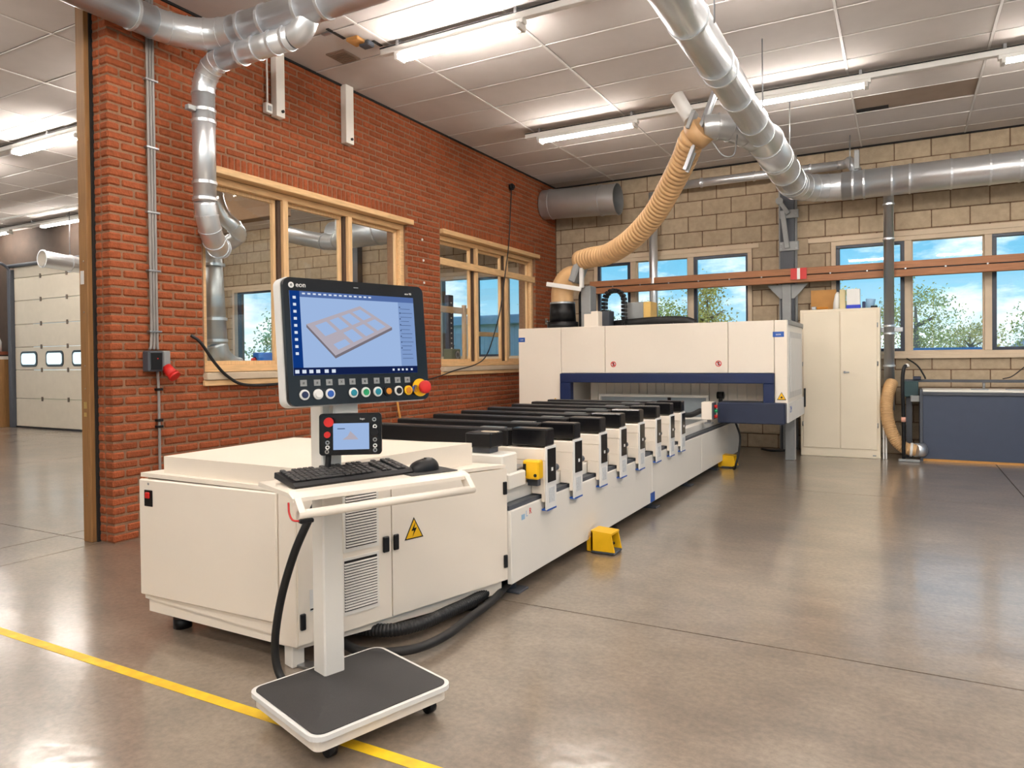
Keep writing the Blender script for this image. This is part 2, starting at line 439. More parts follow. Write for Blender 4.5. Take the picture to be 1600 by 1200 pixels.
    # soldier course
for O in (O1, O2):
    y = O[0]
    while y < O[1] - .03:
        addbrick(y, min(y + CH_ - G, O[1]), O[3] + .004, O[3] + 2 * CH_ - .008, XW - .05, XW + random.uniform(-.002, .003)); y += CH_
def score(b):
    c = ((b[4] + b[5]) / 2, (b[0] + b[1]) / 2, (b[2] + b[3]) / 2); p = proj(c)
    if not (0 <= p[0] <= 1600 and 0 <= p[1] <= 1200): return 1e9
    if p[0] > 215 and p[1] > 735: return 1e9
    if 430 < p[0] < 670 and 430 < p[1] < 640: return 1e9
    return (Vector(c) - Vector((0, 0, H))).length - (b[1] - b[0])
bricks.sort(key=score)
bm_cache = {}
for b in bricks[:300]:
    d = (round(b[5] - b[4], 2), round(b[1] - b[0], 2), round(b[3] - b[2], 3))
    if d not in bm_cache:
        o = B().box(-(b[5] - b[4]) / 2, (b[5] - b[4]) / 2, -(b[1] - b[0]) / 2, (b[1] - b[0]) / 2, -(b[3] - b[2]) / 2, (b[3] - b[2]) / 2, .011)
        me = bpy.data.meshes.new('brick'); me.from_pydata(o.v, [], o.f); me.materials.append(brickm); bm_cache[d] = me
    link('brick', bm_cache[d], ((b[4] + b[5]) / 2, (b[0] + b[1]) / 2, (b[2] + b[3]) / 2), wl)
rest = B()
for b in bricks[300:]: rest.box(b[4], b[5], b[0], b[1], b[2], b[3], .010)
struct(rest.build('brickwork', brickm, wl), 'stuff')

# ---- concrete block walls
def blockwall(parent, X0, X1, Z0, Z1, opens, y, seed):
    rnd = random.Random(seed); L, Hh, g = .43, .235, .012; cache = {}; zb = -.035
    k = 0
    while zb + k * Hh < Z1 - .02:
        z0, z1 = max(zb + k * Hh, Z0), min(zb + (k + 1) * Hh, Z1)
        if z1 - z0 > .03:
            spans = [(X0, X1, z0, z1)]
            for O in opens:
                if z0 < O[3] - .04 and z1 > O[2] + .04:
                    n = []
                    for a, b, p0, p1 in spans:
                        if b <= O[0] or a >= O[1]: n.append((a, b, p0, p1)); continue
                        if a < O[0]: n.append((a, O[0], p0, p1))
                        if b > O[1]: n.append((O[1], b, p0, p1))
                        if O[2] - z0 > .05: n.append((max(a, O[0]), min(b, O[1]), z0, O[2] - .01))
                        if z1 - O[3] > .05: n.append((max(a, O[0]), min(b, O[1]), O[3] + .01, z1))
                    spans = n
            off = -.72 + (.215 if k % 2 else 0) + (.43 * .5 if False else 0)
            for a, b, zz0, zz1 in spans:
                n0 = math.floor((a - off) / L); xs = [a]
                x = off + n0 * L
                while x < b:
                    if x > a + .04 and x < b - .04: xs.append(x)
                    x += L
                xs.append(b)
                for p, q in zip(xs, xs[1:]):
                    d = (round(q - p, 2), round(zz1 - zz0, 3))
                    if d not in cache:
                        o = B().box(-(d[0] - g) / 2, (d[0] - g) / 2, 0, .06, -(d[1] - g) / 2, (d[1] - g) / 2, .006)
                        me = bpy.data.meshes.new('concrete_block'); me.from_pydata(o.v, [], o.f); me.materials.append(blockm); cache[d] = me
                    link('concrete_block', cache[d], ((p + q) / 2, y + rnd.uniform(-.002, .002), (zz0 + zz1) / 2), parent)
        k += 1
def wallcore(parent, X0, X1, opens, y, m=None):
    c = B(); xs = sorted([X0, X1] + [o[0] for o in opens] + [o[1] for o in opens])
    for a, b in zip(xs, xs[1:]):
        o = [o for o in opens if o[0] <= a and o[1] >= b]
        if o: c.box(a, b, y + .008, y + .3, 0, o[0][2]).box(a, b, y + .008, y + .3, o[0][3], ZC)
        else: c.box(a, b, y + .008, y + .3, 0, ZC)
    c.build('mortar_core', m or blockjoint, parent)
W3 = (-4.42, -1.93, 1.33, 2.93); W4 = (-.86, 3.6, 1.33, 2.93)
wb = setting('wall_back', (0, YB + .15, 0))
wallcore(wb, XW - WT, XR, [W3, W4], YB); blockwall(wb, XW, 2.75, 0, ZC, [W3, W4], YB, 3)
A1 = (-13.0, -11.45, 1.27, 2.93); A2 = (-7.55, -5.6, 1.33, 2.86)
wa = setting('wall_annex_back', (-9, YB + .15, 0))
wallcore(wa, -13.5, XW - WT, [A1, A2], YB); blockwall(wa, -13.3, XW - WT, 1.1, ZC, [A1, A2], YB, 4)
# annex: return wall, gate wall, far walls
struct(sbox('wall_annex_return', blockm, -13.6, -13.4, 8.5, YB, 0, ZC))
wg = setting('wall_gate', (-17, 8.6, 0))
B().box(-20, -16.62, 8.42, 8.7, 0, ZC).box(-16.62, -13.4, 8.42, 8.7, 3.3, ZC).build('wall_body', mat('brown_boarding', (70, 56, 46), .8, var=.15, scale=5), wg)
def side_wall(name, x0, x1, y0, y1, bays, z0, z1, first):
    wn = setting(name, ((x0 + x1) / 2, (y0 + y1) / 2, 0))
    c = B().box(x0, x1, y0, y1, 0, z0).box(x0, x1, y0, y1, z1, ZC); e = [y0] + [q for b in bays for q in b] + [y1]
    for a, b in zip(e[::2], e[1::2]): c.box(x0, x1, a, b, z0, z1)
    c.build('wall_body', blockm, wn)
    for i, (a, b) in enumerate(bays):
        w_ = setting('window_%d' % (first + i), ((x0 + x1) / 2, (a + b) / 2, z0)); xm = (x0 + x1) / 2
        frame_rect(B(), 'y', xm, a, b, z0, z1, .07, .1).build('window_frame', cream_wood, w_)
        B().box(xm - .03, xm + .03, (a + b) / 2 - .03, (a + b) / 2 + .03, z0 + .07, z1 - .07).build('mullion', cream_wood, w_)
        pane(w_, 'y', xm, a + .07, (a + b) / 2 - .03, z0 + .07, z1 - .07); pane(w_, 'y', xm, (a + b) / 2 + .03, b - .07, z0 + .07, z1 - .07)
wf = setting('wall_front', (-7, YF - .1, 0))
FILL_BAYS = [(-4.6, -1.6), (-.6, 2.4), (3.0, 5.4)]  # window bays out of view, added to fill the machine fronts with daylight
c = B().box(XL, XR, YF - .2, YF, 0, .9).box(XL, XR, YF - .2, YF, 3.7, ZC)
e_ = [XL] + [q for b in FILL_BAYS for q in b] + [XR]
for a, b in zip(e_[::2], e_[1::2]): c.box(a, b, YF - .2, YF, .9, 3.7)
c.build('wall_body', blockm, wf)
# wood post on the end of the brick wall, cap strip at the ceiling corner
tr = struct(B().box(XW - .305, XW - .2, 3.165, 3.215, 0, ZC - .02, .004).build('trim_1', trimwood))
for z in (.35, 1.15, 1.32, 1.72, 2.1):
    B().cyl((XW - .25, 3.163, z), (XW - .25, 3.166, z), .006, 8).build('screw', chrome, tr)
B().box(XW - .285, XW - .245, 3.162, 3.166, 1.93, 2.03).build('sticker', white, tr)
B().box(XW - .27, XW - .235, 3.162, 3.166, 1.0, 1.05).box(XW - .27, XW - .24, 3.162, 3.166, .94, .97).build('latch_plate', mat('worn_brass', (205, 178, 112), .4, .6), tr)
struct(sbox('post_gap_shade', dark, XW - .2, XW - .18, 3.2, 3.3, 0, ZC))  # black strip put in for the shadowed gap between wood post and brick
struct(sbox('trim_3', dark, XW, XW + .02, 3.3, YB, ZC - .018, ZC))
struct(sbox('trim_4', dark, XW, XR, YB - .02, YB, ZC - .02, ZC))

# ---- windows
def frame_rect(b, axis, p, a0, a1, z0, z1, t, d):
    """four bars of a frame; axis 'y' = lies in plane X=p along Y, 'x' = plane Y=p along X"""
    for (u0, u1, v0, v1) in ((a0, a1, z0, z0 + t), (a0, a1, z1 - t, z1), (a0, a0 + t, z0 + t, z1 - t), (a1 - t, a1, z0 + t, z1 - t)):
        if axis == 'y': b.box(p - d / 2, p + d / 2, u0, u1, v0, v1, .003)
        else: b.box(u0, u1, p - d / 2, p + d / 2, v0, v1, .003)
    return b
def pane(parent, axis, p, a0, a1, z0, z1):
    b = B()
    if axis == 'y': b.box(p - .004, p + .004, a0, a1, z0, z1)
    else: b.box(a0, a1, p - .004, p + .004, z0, z1)
    return b.build('pane', glassm, parent)
def brick_window(name, O, mull, transom):
    y0, y1, z0, z1 = O; xf = XW - .1
    wn = setting(name, (xf, (y0 + y1) / 2, z0))
    B().box(XW - .07, XW + .05, y0 - .0, y1 + .06, z1 - .055, z1 + .004, .004).build('lintel_board', wood, wn)
    frame_rect(B(), 'y', xf, y0 + .005, y1 - .005, z0 + .03, z1 - .06, .06, .09).build('window_frame', wood, wn)
    sl = B().box(XW - .2, XW + .05, y0 - .02, y1 + .02, z0 - .035, z0 + .025, .005); sl.build('window_sill', cream_wood, wn)
    B().box(XW - .0, XW + .035, y0 - .03, y1 + .03, z0 - .085, z0 - .037, .005).build('sill_batten', wood, wn)
    B().box(XW - WT - .03, XW - .155, y0 + .005, y1 - .005, z0 + .001, z0 + .1, .004).build('inner_ledge', cream_wood, wn)
    edges = [y0 + .06]
    for m in mull:
        B().box(xf - .045, xf + .05, m - .015, m + .045, z0 + .09, z1 - .12, .003).build('mullion', woodz, wn)
        B().box(xf - .04, xf + .015, m - .055, m - .018, z0 + .09, z1 - .12, .003).build('mullion_gap_shade', mat('gap_shade_brown', (70, 50, 36), .6) if 'gap_shade_brown' not in MATS else MATS['gap_shade_brown'], wn)  # dark brown strip stands in for the shaded gap beside the mullion
        edges += [m - .06, m + .05]
    edges.append(y1 - .06)
    for a, b in zip(edges[::2], edges[1::2]):
        sash = frame_rect(B(), 'y', xf - .03, a, b, z0 + .09, z1 - .12, .035, .04).build('sash', woodz, wn)
        pane(sash, 'y', xf - .035, a + .03, b - .03, z0 + .12, z1 - .15)
    if transom:
        B().box(XW - .06, XW - .015, y0, y1, 2.55, 2.64, .004).build('transom_board', wood, wn)
    return wn
side_wall('wall_annex_left', XL - .2, XL, YF, 8.7, [(-3.6, -.9), (.6, 3.3), (4.2, 6.9)], 1.0, 3.7, 7)  # its windows are out of view, added to bring daylight onto the annex floor
side_wall('wall_right', XR, XR + .2, YF, YB + .3, [(-4.4, -1.9), (-1.3, 1.2), (1.8, 4.3), (4.9, 7.4), (8.0, 10.4)], .9, 3.7, 10)
brick_window('window_1', O1, (4.97, 5.88), False)
brick_window('window_2', O2, (8.47, 9.33), True)

def back_window(name, O, bays, y=YB, m=cream_wood):
    x0, x1, z0, z1 = O
    wn = setting(name, ((x0 + x1) / 2, y, z0))
    frame_rect(B(), 'x', y + .04, x0, x1, z0, z1, .06, .12).build('window_frame', m, wn)
    B().box(x0 - .05, x1 + .05, y - .05, y + .1, z0 - .04, z0 + .015, .004).build('window_sill', m, wn)
    B().box(x0 - .3, x1 + .1, y - .03, y + .05, z1, z1 + .07, .004).build('lintel_board', m, wn)
    for i, (a, b, op) in enumerate(bays):
        if i: B().box(bays[i - 1][1], a, y - .01, y + .1, z0 + .06, z1 - .06, .003).build('mullion', m, wn)
        if op:
            s = frame_rect(B(), 'x', y + .03, a, b, z0 + .05, z1 - .05, .05, .07).build('casement', mat('anthracite_frame', (38, 46, 62), .4) if 'anthracite_frame' not in MATS else MATS['anthracite_frame'], wn)
            pane(s, 'x', y + .04, a + .05, b - .05, z0 + .1, z1 - .1)
        else:
            s = frame_rect(B(), 'x', y + .05, a, b, z0 + .05, z1 - .05, .02, .04).build('glazing_bead', m, wn)
            pane(s, 'x', y + .05, a + .02, b - .02, z0 + .07, z1 - .07)
    return wn
back_window('window_3', W3, [(-4.37, -3.8, True), (-3.71, -2.88, False), (-2.79, -1.97, True)])
back_window('window_4', W4, [(-.8, .04, True), (.12, .94, False), (1.02, 1.86, True), (1.94, 2.7, False), (2.78, 3.55, True)])
for i, (a, b) in enumerate(FILL_BAYS):  # added fill windows behind the camera
    w_ = setting('window_%d' % (15 + i), ((a + b) / 2, YF - .1, .9)); m_ = (a + b) / 2
    frame_rect(B(), 'x', YF - .1, a, b, .9, 3.7, .07, .1).build('window_frame', cream_wood, w_)
    B().box(m_ - .03, m_ + .03, YF - .13, YF - .07, .97, 3.63).build('mullion', cream_wood, w_)
    pane(w_, 'x', YF - .1, a + .07, m_ - .03, .97, 3.63); pane(w_, 'x', YF - .1, m_ + .03, b - .07, .97, 3.63)
back_window('window_5', A1, [(-12.85, -11.55, True)])
back_window('window_6', A2, [(-7.49, -6.78, False), (-6.7, -6.12, True), (-6.06, -5.66, False)])

# ---- sectional gate at the end of the annex
gt = setting('door_1', (-15, 8.3, 0))
zs = [0.03, .62, 1.22, 1.70, 2.18, 2.68, 3.16, 3.4]
hinge = B().cyl((0, -.012, 0), (0, .0, 0), .032, 8).obox((0, -.008, 0), (.022, .008, .045))
hm = bpy.data.meshes.new('hinge'); hm.from_pydata(hinge.v, [], hinge.f); hm.materials.append(mat('hinge_brown', (90, 78, 66), .5))
for i in range(7):
    pn = B().box(-16.55, -13.45, 8.3, 8.36, zs[i] + .004, zs[i + 1] - .004, .008).build('gate_panel', gatem, gt)
    if i:
        for x in (-15.55, -14.62): link('hinge', hm, (x, 8.3, zs[i]), pn)
    if i == 2:
        for x in (-16.02, -15.08, -14.16):
            fr = [(x + p, 8.285, 1.45 + q) for p, q in rrect(.62, .32, .09)]
            B().prism(fr, (0, .02, 0)).build('window_rim', blackgloss, pn)
            gl = [(x + p, 8.278, 1.45 + q) for p, q in rrect(.53, .235, .07)]
            B().prism(gl, (0, .006, 0)).build('pane', emit('daylit_pane', (225, 245, 250), 1.3) if 'daylit_pane' not in MATS else MATS['daylit_pane'], pn)  # opaque plate glows by itself in place of daylight behind the gate
B().box(-16.55, -13.45, 8.29, 8.36, 0, .03).build('bottom_seal', black, gt)
B().box(-16.68, -16.57, 8.22, 8.34, 0, 3.35, .01).build('guide_track', colgrey, gt)
B().tube(arc((-16.62, 8.0, 3.2), 0, 80, .28, (0, 1, 0), (0, 0, 1), 6), .03, 8).build('guide_curve', colgrey, gt)
B().cyl((-16.7, 8.25, 3.42), (-13.5, 8.25, 3.42), .04, 10).build('torsion_shaft', colgrey, gt)
# ============================================================ LIGHTING ROWS
def trunk(x0, x1, y, label):
    t = thing('light_trunking', label, 'light rail', ((x0 + x1) / 2, y, ZC - .1), 'suspended light rails')
    B().box(x0, x1, y - .03, y + .03, ZC - .1, ZC - .045, .004).build('rail', white, t)
    B().box(x0, x1, y - .035, y + .035, ZC - .045, ZC - .036).build('rail_shadow_gap', black, t)  # black strip stands in for the shadow gap above the rail
    x = x0 + .2
    while x < x1:
        B().box(x - .015, x + .015, y - .04, y + .04, ZC - .05, ZC, .003).build('hanger_clip', steel, t); x += 1.2
    return t
def fixture(x0, x1, y, label, n=2):
    z = ZC - .165
    t = thing('fluorescent_light', label, 'ceiling light', ((x0 + x1) / 2, y, z), 'tube lights under the ceiling')
    B().box(x0 - .06, x1 + .06, y - .035, y + .035, ZC - .14, ZC - .1, .004).build('housing', white, t)
    for s in ((-1, 1) if n == 2 else (0,)):
        B().cyl((x0, y + s * .035, z), (x1, y + s * .035, z), .015, 10).build('tube', tube_mat, t)
    for x in (x0 - .02, x1 + .02):
        B().box(x - .018, x + .018, y - .06, y + .06, z - .02, z + .03, .004).build('end_cap', white, t)
    return t
LR = 'light rail under the white ceiling tiles, '
trunk(-4.15, 4.0, 5.2, LR + 'nearest one in the main hall')
trunk(-4.15, 4.0, 8.05, LR + 'farther one in the main hall')
trunk(-4.15, 4.0, 2.33, LR + 'above and behind the console')
trunk(-4.15, 4.0, -.6, LR + 'behind the camera')
trunk(-4.15, 4.0, -3.4, LR + 'last one behind the camera')
trunk(-19, -5.9, 5.05, LR + 'nearest one beyond the brick wall')
trunk(-19, -5.9, 8.0, LR + 'farther one beyond the brick wall')
trunk(-19, -5.9, 2.2, LR + 'front one of the room beyond the brick wall')
FL = 'lit fluorescent tube light, '
hall = [(-3.93, -2.74), (-1.5, -.32), (.86, 2.05), (3.2, 4.0)]
nm = ['above the brick wall side', 'middle of the row', 'right end of the row', 'far right, out of sight']
rows = [(5.2, 'front visible ceiling row'), (8.05, 'rear ceiling row'), (2.33, 'ceiling row over the console'), (-.6, 'ceiling row behind the camera'), (-3.4, 'last ceiling row behind the camera')]
for y, rn in rows:
    for (a, b), n in zip(hall, nm):
        fixture(a, b, y, FL + rn + ', ' + n, 1 if y == 8.05 else 2)
ann = [(-9.95, -8.62), (-12.4, -11.2), (-14.85, -13.4), (-17.3, -16.1), (-7.5, -6.3)]
an = ['second from the brick wall', 'third from the brick wall', 'fourth from the brick wall', 'farthest from the brick wall', 'next to the brick wall']
for y, rn in ((5.05, 'front row beyond the brick wall'), (8.0, 'rear row beyond the brick wall'), (2.2, 'first row of the far room')):
    for (a, b), n in zip(ann, an):
        fixture(a, b, y, FL + rn + ', ' + n, 2 if y == 5.05 else 1)
# lamp on a conduit in the annex
cl = thing('conduit_lamp', 'small white lamp on a thin conduit in front of the sectional gate', 'lamp', (-15.6, 7.4, ZC - .2))
B().cyl((-17.5, 7.4, ZC - .08), (-11.5, 7.4, ZC - .08), .018, 8).build('conduit', white, cl)
B().box(-15.75, -15.45, 7.3, 7.5, ZC - .19, ZC - .09, .02).build('lamp_box', white, cl)
B().cyl((-15.6, 7.4, ZC - .27), (-15.6, 7.4, ZC - .19), .05, 10).build('sensor_head', white, cl)

# ============================================================ DUCTS
def straight(b, p, q, r, seg=28): return b.tube([p, q], r, seg)
def collars(parent, pts, ax_of, r, m=galv, w_=.012, name='collar', extra=.008):
    for p, ax in zip(pts, ax_of): B().ring(p, ax, r - .004, r + extra, w_, 28).build(name, m, parent)
X, Y, Z = Vector((1, 0, 0)), Vector((0, 1, 0)), Vector((0, 0, 1))
def elbow(parent, c, u, v, rad, r, n=5, m=galv, name='elbow'):
    """segmented 90 degree bend around centre c, from c+u*rad to c+v*rad"""
    P = arc(c, 0, 90, rad, u, v, n * 2)
    B().tube(P, r, 28, cap=False).build(name, m, parent)
    for i in range(0, n * 2 + 1, 2):
        a = math.radians(90 * i / (n * 2)); d = -Vector(u) * math.sin(a) + Vector(v) * math.cos(a)
        B().ring(P[i], d, r - .003, r + .005, .006, 28).build('seam', m, parent)

# --- duct 1: along the brick wall overhead, turns to the right
r1 = .117; z1 = 3.9
d1 = thing('overhead_duct', 'large galvanised duct overhead at upper left, bending across the brick wall corner', 'duct', (-3, 3.88, z1 - r1))
straight(B(), (-4.94, -2, z1), (-4.94, 3.46, z1), r1).build('duct_section', galv, d1)
elbow(d1, (-4.52, 3.46, z1), -X, Y, .42, r1)
straight(B(), (-4.52, 3.88, z1), (1.5, 3.88, z1), r1).build('duct_section', galv, d1)
collars(d1, [(-4.94, 3.3, z1), (-4.4, 3.88, z1), (-4.18, 3.88, z1), (-3.6, 3.88, z1), (-3.82, 3.88, z1)], [Y, X, X, X, X], r1)
# --- branch: leaves the overhead duct, drops down in front of the wall and dips into the window opening
r2 = .088
bd = thing('drop_duct', 'galvanised drop pipe hanging in front of the brick wall beside the first inner window', 'duct', (-4.93, 3.9, 2.2))
P = arc((-3.92, 3.89, 3.86), 270, 360, .13, X, Z, 5)
B().tube([(-3.79, 3.89, 3.9)] + P[::-1], r2, 26, cap=False).build('tee_elbow', galv, bd)
straight(B(), (-3.92, 3.89, 3.73), (-4.70, 3.9, 3.73), r2, 26).build('duct_section', galv, bd)
collars(bd, [(-3.98, 3.89, 3.73), (-4.12, 3.89, 3.73), (-4.3, 3.89, 3.73), (-4.48, 3.9, 3.73)], [X] * 4, r2)
elbow(bd, (-4.70, 3.9, 3.50), Z, -X, .23, r2)
straight(B(), (-4.93, 3.9, 3.50), (-4.93, 3.9, 2.62), r2, 26).build('duct_section', galv, bd)
collars(bd, [(-4.93, 3.9, 3.36), (-4.93, 3.9, 3.27), (-4.93, 3.9, 2.78), (-4.93, 3.9, 2.65)], [Z] * 4, r2)
Ps = smoothpath([(-4.93, 3.9, 2.63), (-4.94, 3.93, 2.5), (-4.99, 4.01, 2.38), (-5.09, 4.14, 2.32), (-5.2, 4.26, 2.33)], 5)
B().tube(Ps, r2, 26).build('s_bend', galv, bd)
for i in (4, 8, 12, 16, 20):
    B().ring(Ps[i], Ps[min(i + 1, 20)] - Ps[i - 1], r2 - .003, r2 + .006, .006, 26).build('seam', galv, bd)
hk = B().box(-4.95, -4.90, 3.74, 3.81, 3.33, 3.37, .004).build('clamp_bracket', greypaint, bd)
# lower pipe standing inside the opening
lp = thing('lower_duct', 'grey pipe rising from the inner window sill below the bent duct', 'duct', (-5.3, 4.3, 1.25))
B().cyl((-5.36, 4.3, 2.36), (-5.36, 4.33, 1.5), .082, 22, .098).build('duct_section', galvdark, lp)
P = smoothpath([(-5.36, 4.33, 1.5), (-5.35, 4.37, 1.4), (-5.34, 4.46, 1.33), (-5.33, 4.56, 1.31)], 4)
B().tube(P, [.098 - .03 * i / (len(P) - 1) for i in range(len(P))], 22).build('curved_foot', galvdark, lp)
collars(lp, [(-5.36, 4.325, 1.72), (-5.36, 4.31, 2.2), (-5.36, 4.33, 1.53)], [Z] * 3, .095, galv)
# second small duct curling behind
sd = thing('curled_duct', 'narrow galvanised duct curling round behind the drop pipe', 'duct', (-5.5, 4.5, 2.4))
P = smoothpath([(-5.62, 4.55, ZC), (-5.62, 4.55, 3.2), (-5.62, 4.56, 2.9), (-5.6, 4.62, 2.72), (-5.56, 4.72, 2.62), (-5.6, 4.8, 2.55), (-5.75, 4.75, 2.47), (-5.9, 4.65, 2.45)], 5)
B().tube(P, .072, 20).build('duct_section', galv, sd)
for i in range(5, len(P) - 2, 5): B().ring(P[i], P[i + 1] - P[i - 1], .068, .078, .006, 20).build('seam', galv, sd)

# --- duct 2: runs over the machine towards the back wall, turns right along it
zd = 3.58; xd = -1.235
d2 = thing('main_extraction_duct', 'long galvanised duct running from upper centre to the back wall, then right', 'duct', (xd, 8, zd - .2))
ra, rb = .135, .178
straight(B(), (xd, 1.0, zd), (xd, 7.55, zd), ra).build('duct_section', galv, d2)
B().tube([(xd, 7.55, zd), (xd, 7.8, zd)], [ra, rb], 28, cap=False).build('reducer', galv, d2)
straight(B(), (xd, 7.8, zd), (xd, 9.9, zd), rb).build('duct_section', galv, d2)
elbow(d2, (xd + .55, 9.9, zd), -X, Y, .55, rb, 5)
straight(B(), (xd + .55, 10.45, zd), (5.5, 10.45, zd), rb + .006).build('duct_section', galv, d2)
collars(d2, [(xd, y, zd) for y in (4.75, 5.55, 5.72, 6.35, 7.1, 7.52)], [Y] * 6, ra)
collars(d2, [(xd, y, zd) for y in (7.85, 8.5, 8.6, 9.2, 9.75)], [Y] * 5, rb)
collars(d2, [(x, 10.45, zd) for x in (-.55, -.42, -.1, .1, .55, .95, 1.25, 2.0)], [X] * 8, rb + .004)
for y in (4.9, 6.8, 8.6):
    B().cyl((xd + .14, y, zd), (xd + .14, y, ZC), .006, 6).build('hanger_rod', steel, d2)
# branch fitting with blast gate that feeds the tan hose
bf = thing('blast_gate_branch', 'curved branch pipe with flat sliding blast gate between big duct and tan hose', 'duct', (-1.6, 7.25, 3.4))
P = smoothpath([(-1.3, 7.62, 3.55), (-1.42, 7.45, 3.6), (-1.58, 7.32, 3.64), (-1.74, 7.26, 3.64)], 6)
B().tube(P, .125, 24).build('branch_elbow', galvdark, bf)
for i in (4, 9, 13): B().ring(P[i], P[i + 1] - P[i - 1], .12, .134, .006, 24).build('seam', galvdark, bf)
ax = (Vector((-1.74, 7.26, 3.64)) - Vector((-1.58, 7.32, 3.64))).normalized()
Rg = Matrix.Rotation(math.radians(-68), 3, 'Y')
B().obox((-1.75, 7.27, 3.66), (.44, .045, .012), Rg, .003).build('gate_plate', galvdark, bf)
for s in (-1, 1):
    B().obox(Vector((-1.75, 7.27, 3.66)) + Rg @ Vector((0, s * .05, 0)), (.46, .012, .02), Rg, .004).build('gate_rail', steel, bf)
B().tube(smoothpath([(-1.62, 7.12, 3.45), (-1.52, 7.12, 3.3), (-1.42, 7.15, 3.3), (-1.40, 7.2, 3.5)], 5), .008, 6).build('gate_wire', steel, bf)
B().cyl((-2.0, 7.25, 4.0), (-1.85, 7.2, 3.72), .07, 18).build('actuator_cylinder', white, bf)
B().obox((-1.83, 7.17, 3.7), (.09, .07, .02), Rg, .004).build('actuator_bracket', greypaint, bf)
# tan ribbed hose to the machining head
hs = [(-1.74, 7.26, 3.63), (-1.86, 7.3, 3.56), (-2.0, 7.5, 3.42), (-2.25, 7.8, 3.2), (-2.53, 8.1, 2.98), (-2.91, 8.4, 2.78), (-3.31, 8.7, 2.68), (-3.62, 8.87, 2.68), (-3.84, 8.97, 2.66)]
hz = thing('ribbed_hose', 'thick tan ribbed suction hose sweeping down to the top of the machine', 'hose', (-2.5, 8, 2.6))
ribbed(hs, .132, .058, .15, 24).build('ribbed_tube', hosetan, hz)
B().cyl((-1.73, 7.25, 3.635), (-1.84, 7.29, 3.57), .15, 22).build('hose_cuff', hosetan, hz)
# smooth elbow under it, going into the black collar
el = thing('tan_hose_elbow', 'smooth tan hose elbow standing on a black collar above the machine', 'hose', (-4.09, 9, 1.75))
P = smoothpath([(-3.9, 9.0, 2.45), (-3.99, 9.0, 2.44), (-4.07, 9.0, 2.36), (-4.1, 9.0, 2.24), (-4.1, 9.0, 2.1)], 6)
B().tube(P, .155, 24).build('elbow', hosetan, el)
B().cyl((-4.1, 9, 2.1), (-4.1, 9, 1.84), .172, 24, .185).build('collar', black, el)
B().cyl((-4.1, 9, 1.84), (-4.1, 9, 1.75), .215, 24).build('collar_base', black, el)
B().ring((-4.1, 9, 2.1), Z, .15, .176, .012, 24).build('clamp', steel, el)
B().obox((-3.86, 9.0, 2.5), (.05, .16, .14), Matrix.Rotation(.4, 3, 'Y'), .02).build('coupling_bracket', greypaint, el)
B().obox((-3.77, 8.9, 2.44), (.025, .03, .15), None, .006).build('coupling_lever', white, el)
B().obox((-4.0, 8.82, 2.31), (.26, .012, .03), Matrix.Rotation(math.radians(11), 3, 'Y'), .006).build('strap', white, el)
# small pipes on the back wall
tp = thing('thin_wall_pipe', 'thin galvanised pipe running high along the block wall behind the big duct', 'pipe', (-2, 10.7, 3.9))
B().cyl((-3.2, 10.72, 3.93), (-.75, 10.72, 3.93), .062, 18).build('pipe_section', galv, tp)
B().tube(arc((-.75, 10.57, 3.93), 90, 0, .15, X, Y, 5) + [Vector((-.6, 10.45, 3.9)), Vector((-.5, 10.45, 3.75))], .062, 18).build('bend', galv, tp)
for x in (-2.6, -1.85, -1.1): B().ring((x, 10.72, 3.93), X, .06, .072, .015, 18).build('clamp', galv, tp)
vp = thing('vertical_duct', 'vertical galvanised pipe rising from beside the tall cabinet to the big duct', 'pipe', (-.14, 10.55, .5))
P = [Vector((-.14, 10.55, .62)), Vector((-.14, 10.55, 3.5))] + arc((.04, 10.5, 3.5), 180, 90, .18, X, Z, 5) + [Vector((.22, 10.48, 3.66)), Vector((.4, 10.46, 3.66))]
B().tube(P, .062, 20).build('pipe_section', galv, vp)
for z in (1.2, 1.72, 1.62, 2.85, 3.3): B().ring((-.14, 10.55, z), Z, .06, .072, .012, 20).build('collar', galv, vp)
B().box(-.236, .02, 10.57, 10.6, 1.64, 1.7, .004).build('wall_bracket', steel, vp)
lv = thing('rain_pipe', 'slim vertical steel pipe in front of the left back window', 'pipe', (-3.36, 10.75, 1.2))
B().cyl((-3.36, 10.77, .9), (-3.36, 10.77, 3.88), .065, 18).build('pipe_section', galv, lv)
for z in (2.1, 3.35): B().ring((-3.36, 10.77, z), Z, .06, .075, .012, 18).build('collar', galv, lv)
vd = thing('ventilation_duct', 'short wide grey ventilation duct with open mouth in the far corner', 'duct', (-4.4, 10.52, 3.57))
B().tube([(-5.09, 10.5, 3.84), (-3.83, 10.5, 3.79)], .235, 32, cap=False).build('duct_section', galvdark, vd)
B().tube([(-3.84, 10.5, 3.79), (-4.6, 10.5, 3.82)], .222, 32, cap=False).build('inner_lining', galvdark, vd)
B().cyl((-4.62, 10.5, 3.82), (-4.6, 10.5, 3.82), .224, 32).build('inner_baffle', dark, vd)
for x, z in ((-3.84, 3.79), (-4.1, 3.8), (-4.95, 3.835)): B().ring((x, 10.5, z), X, .232, .245, .014, 32).build('collar', galvdark, vd)
ad = thing('annex_duct', 'short galvanised duct with open mouth hanging before the sectional gate', 'duct', (-13.8, 7.9, 3.1))
B().tube([(-13.8, 7.4, 3.27), (-13.8, 8.42, 3.2)], .15, 22, cap=False).build('duct_section', galv, ad)
B().tube([(-13.8, 7.4, 3.27), (-13.8, 7.8, 3.24)], .14, 22, cap=False).build('inner_lining', cream2, ad)
B().cyl((-13.8, 7.8, 3.24), (-13.8, 7.82, 3.24), .145, 22).build('inner_baffle', greypaint, ad)
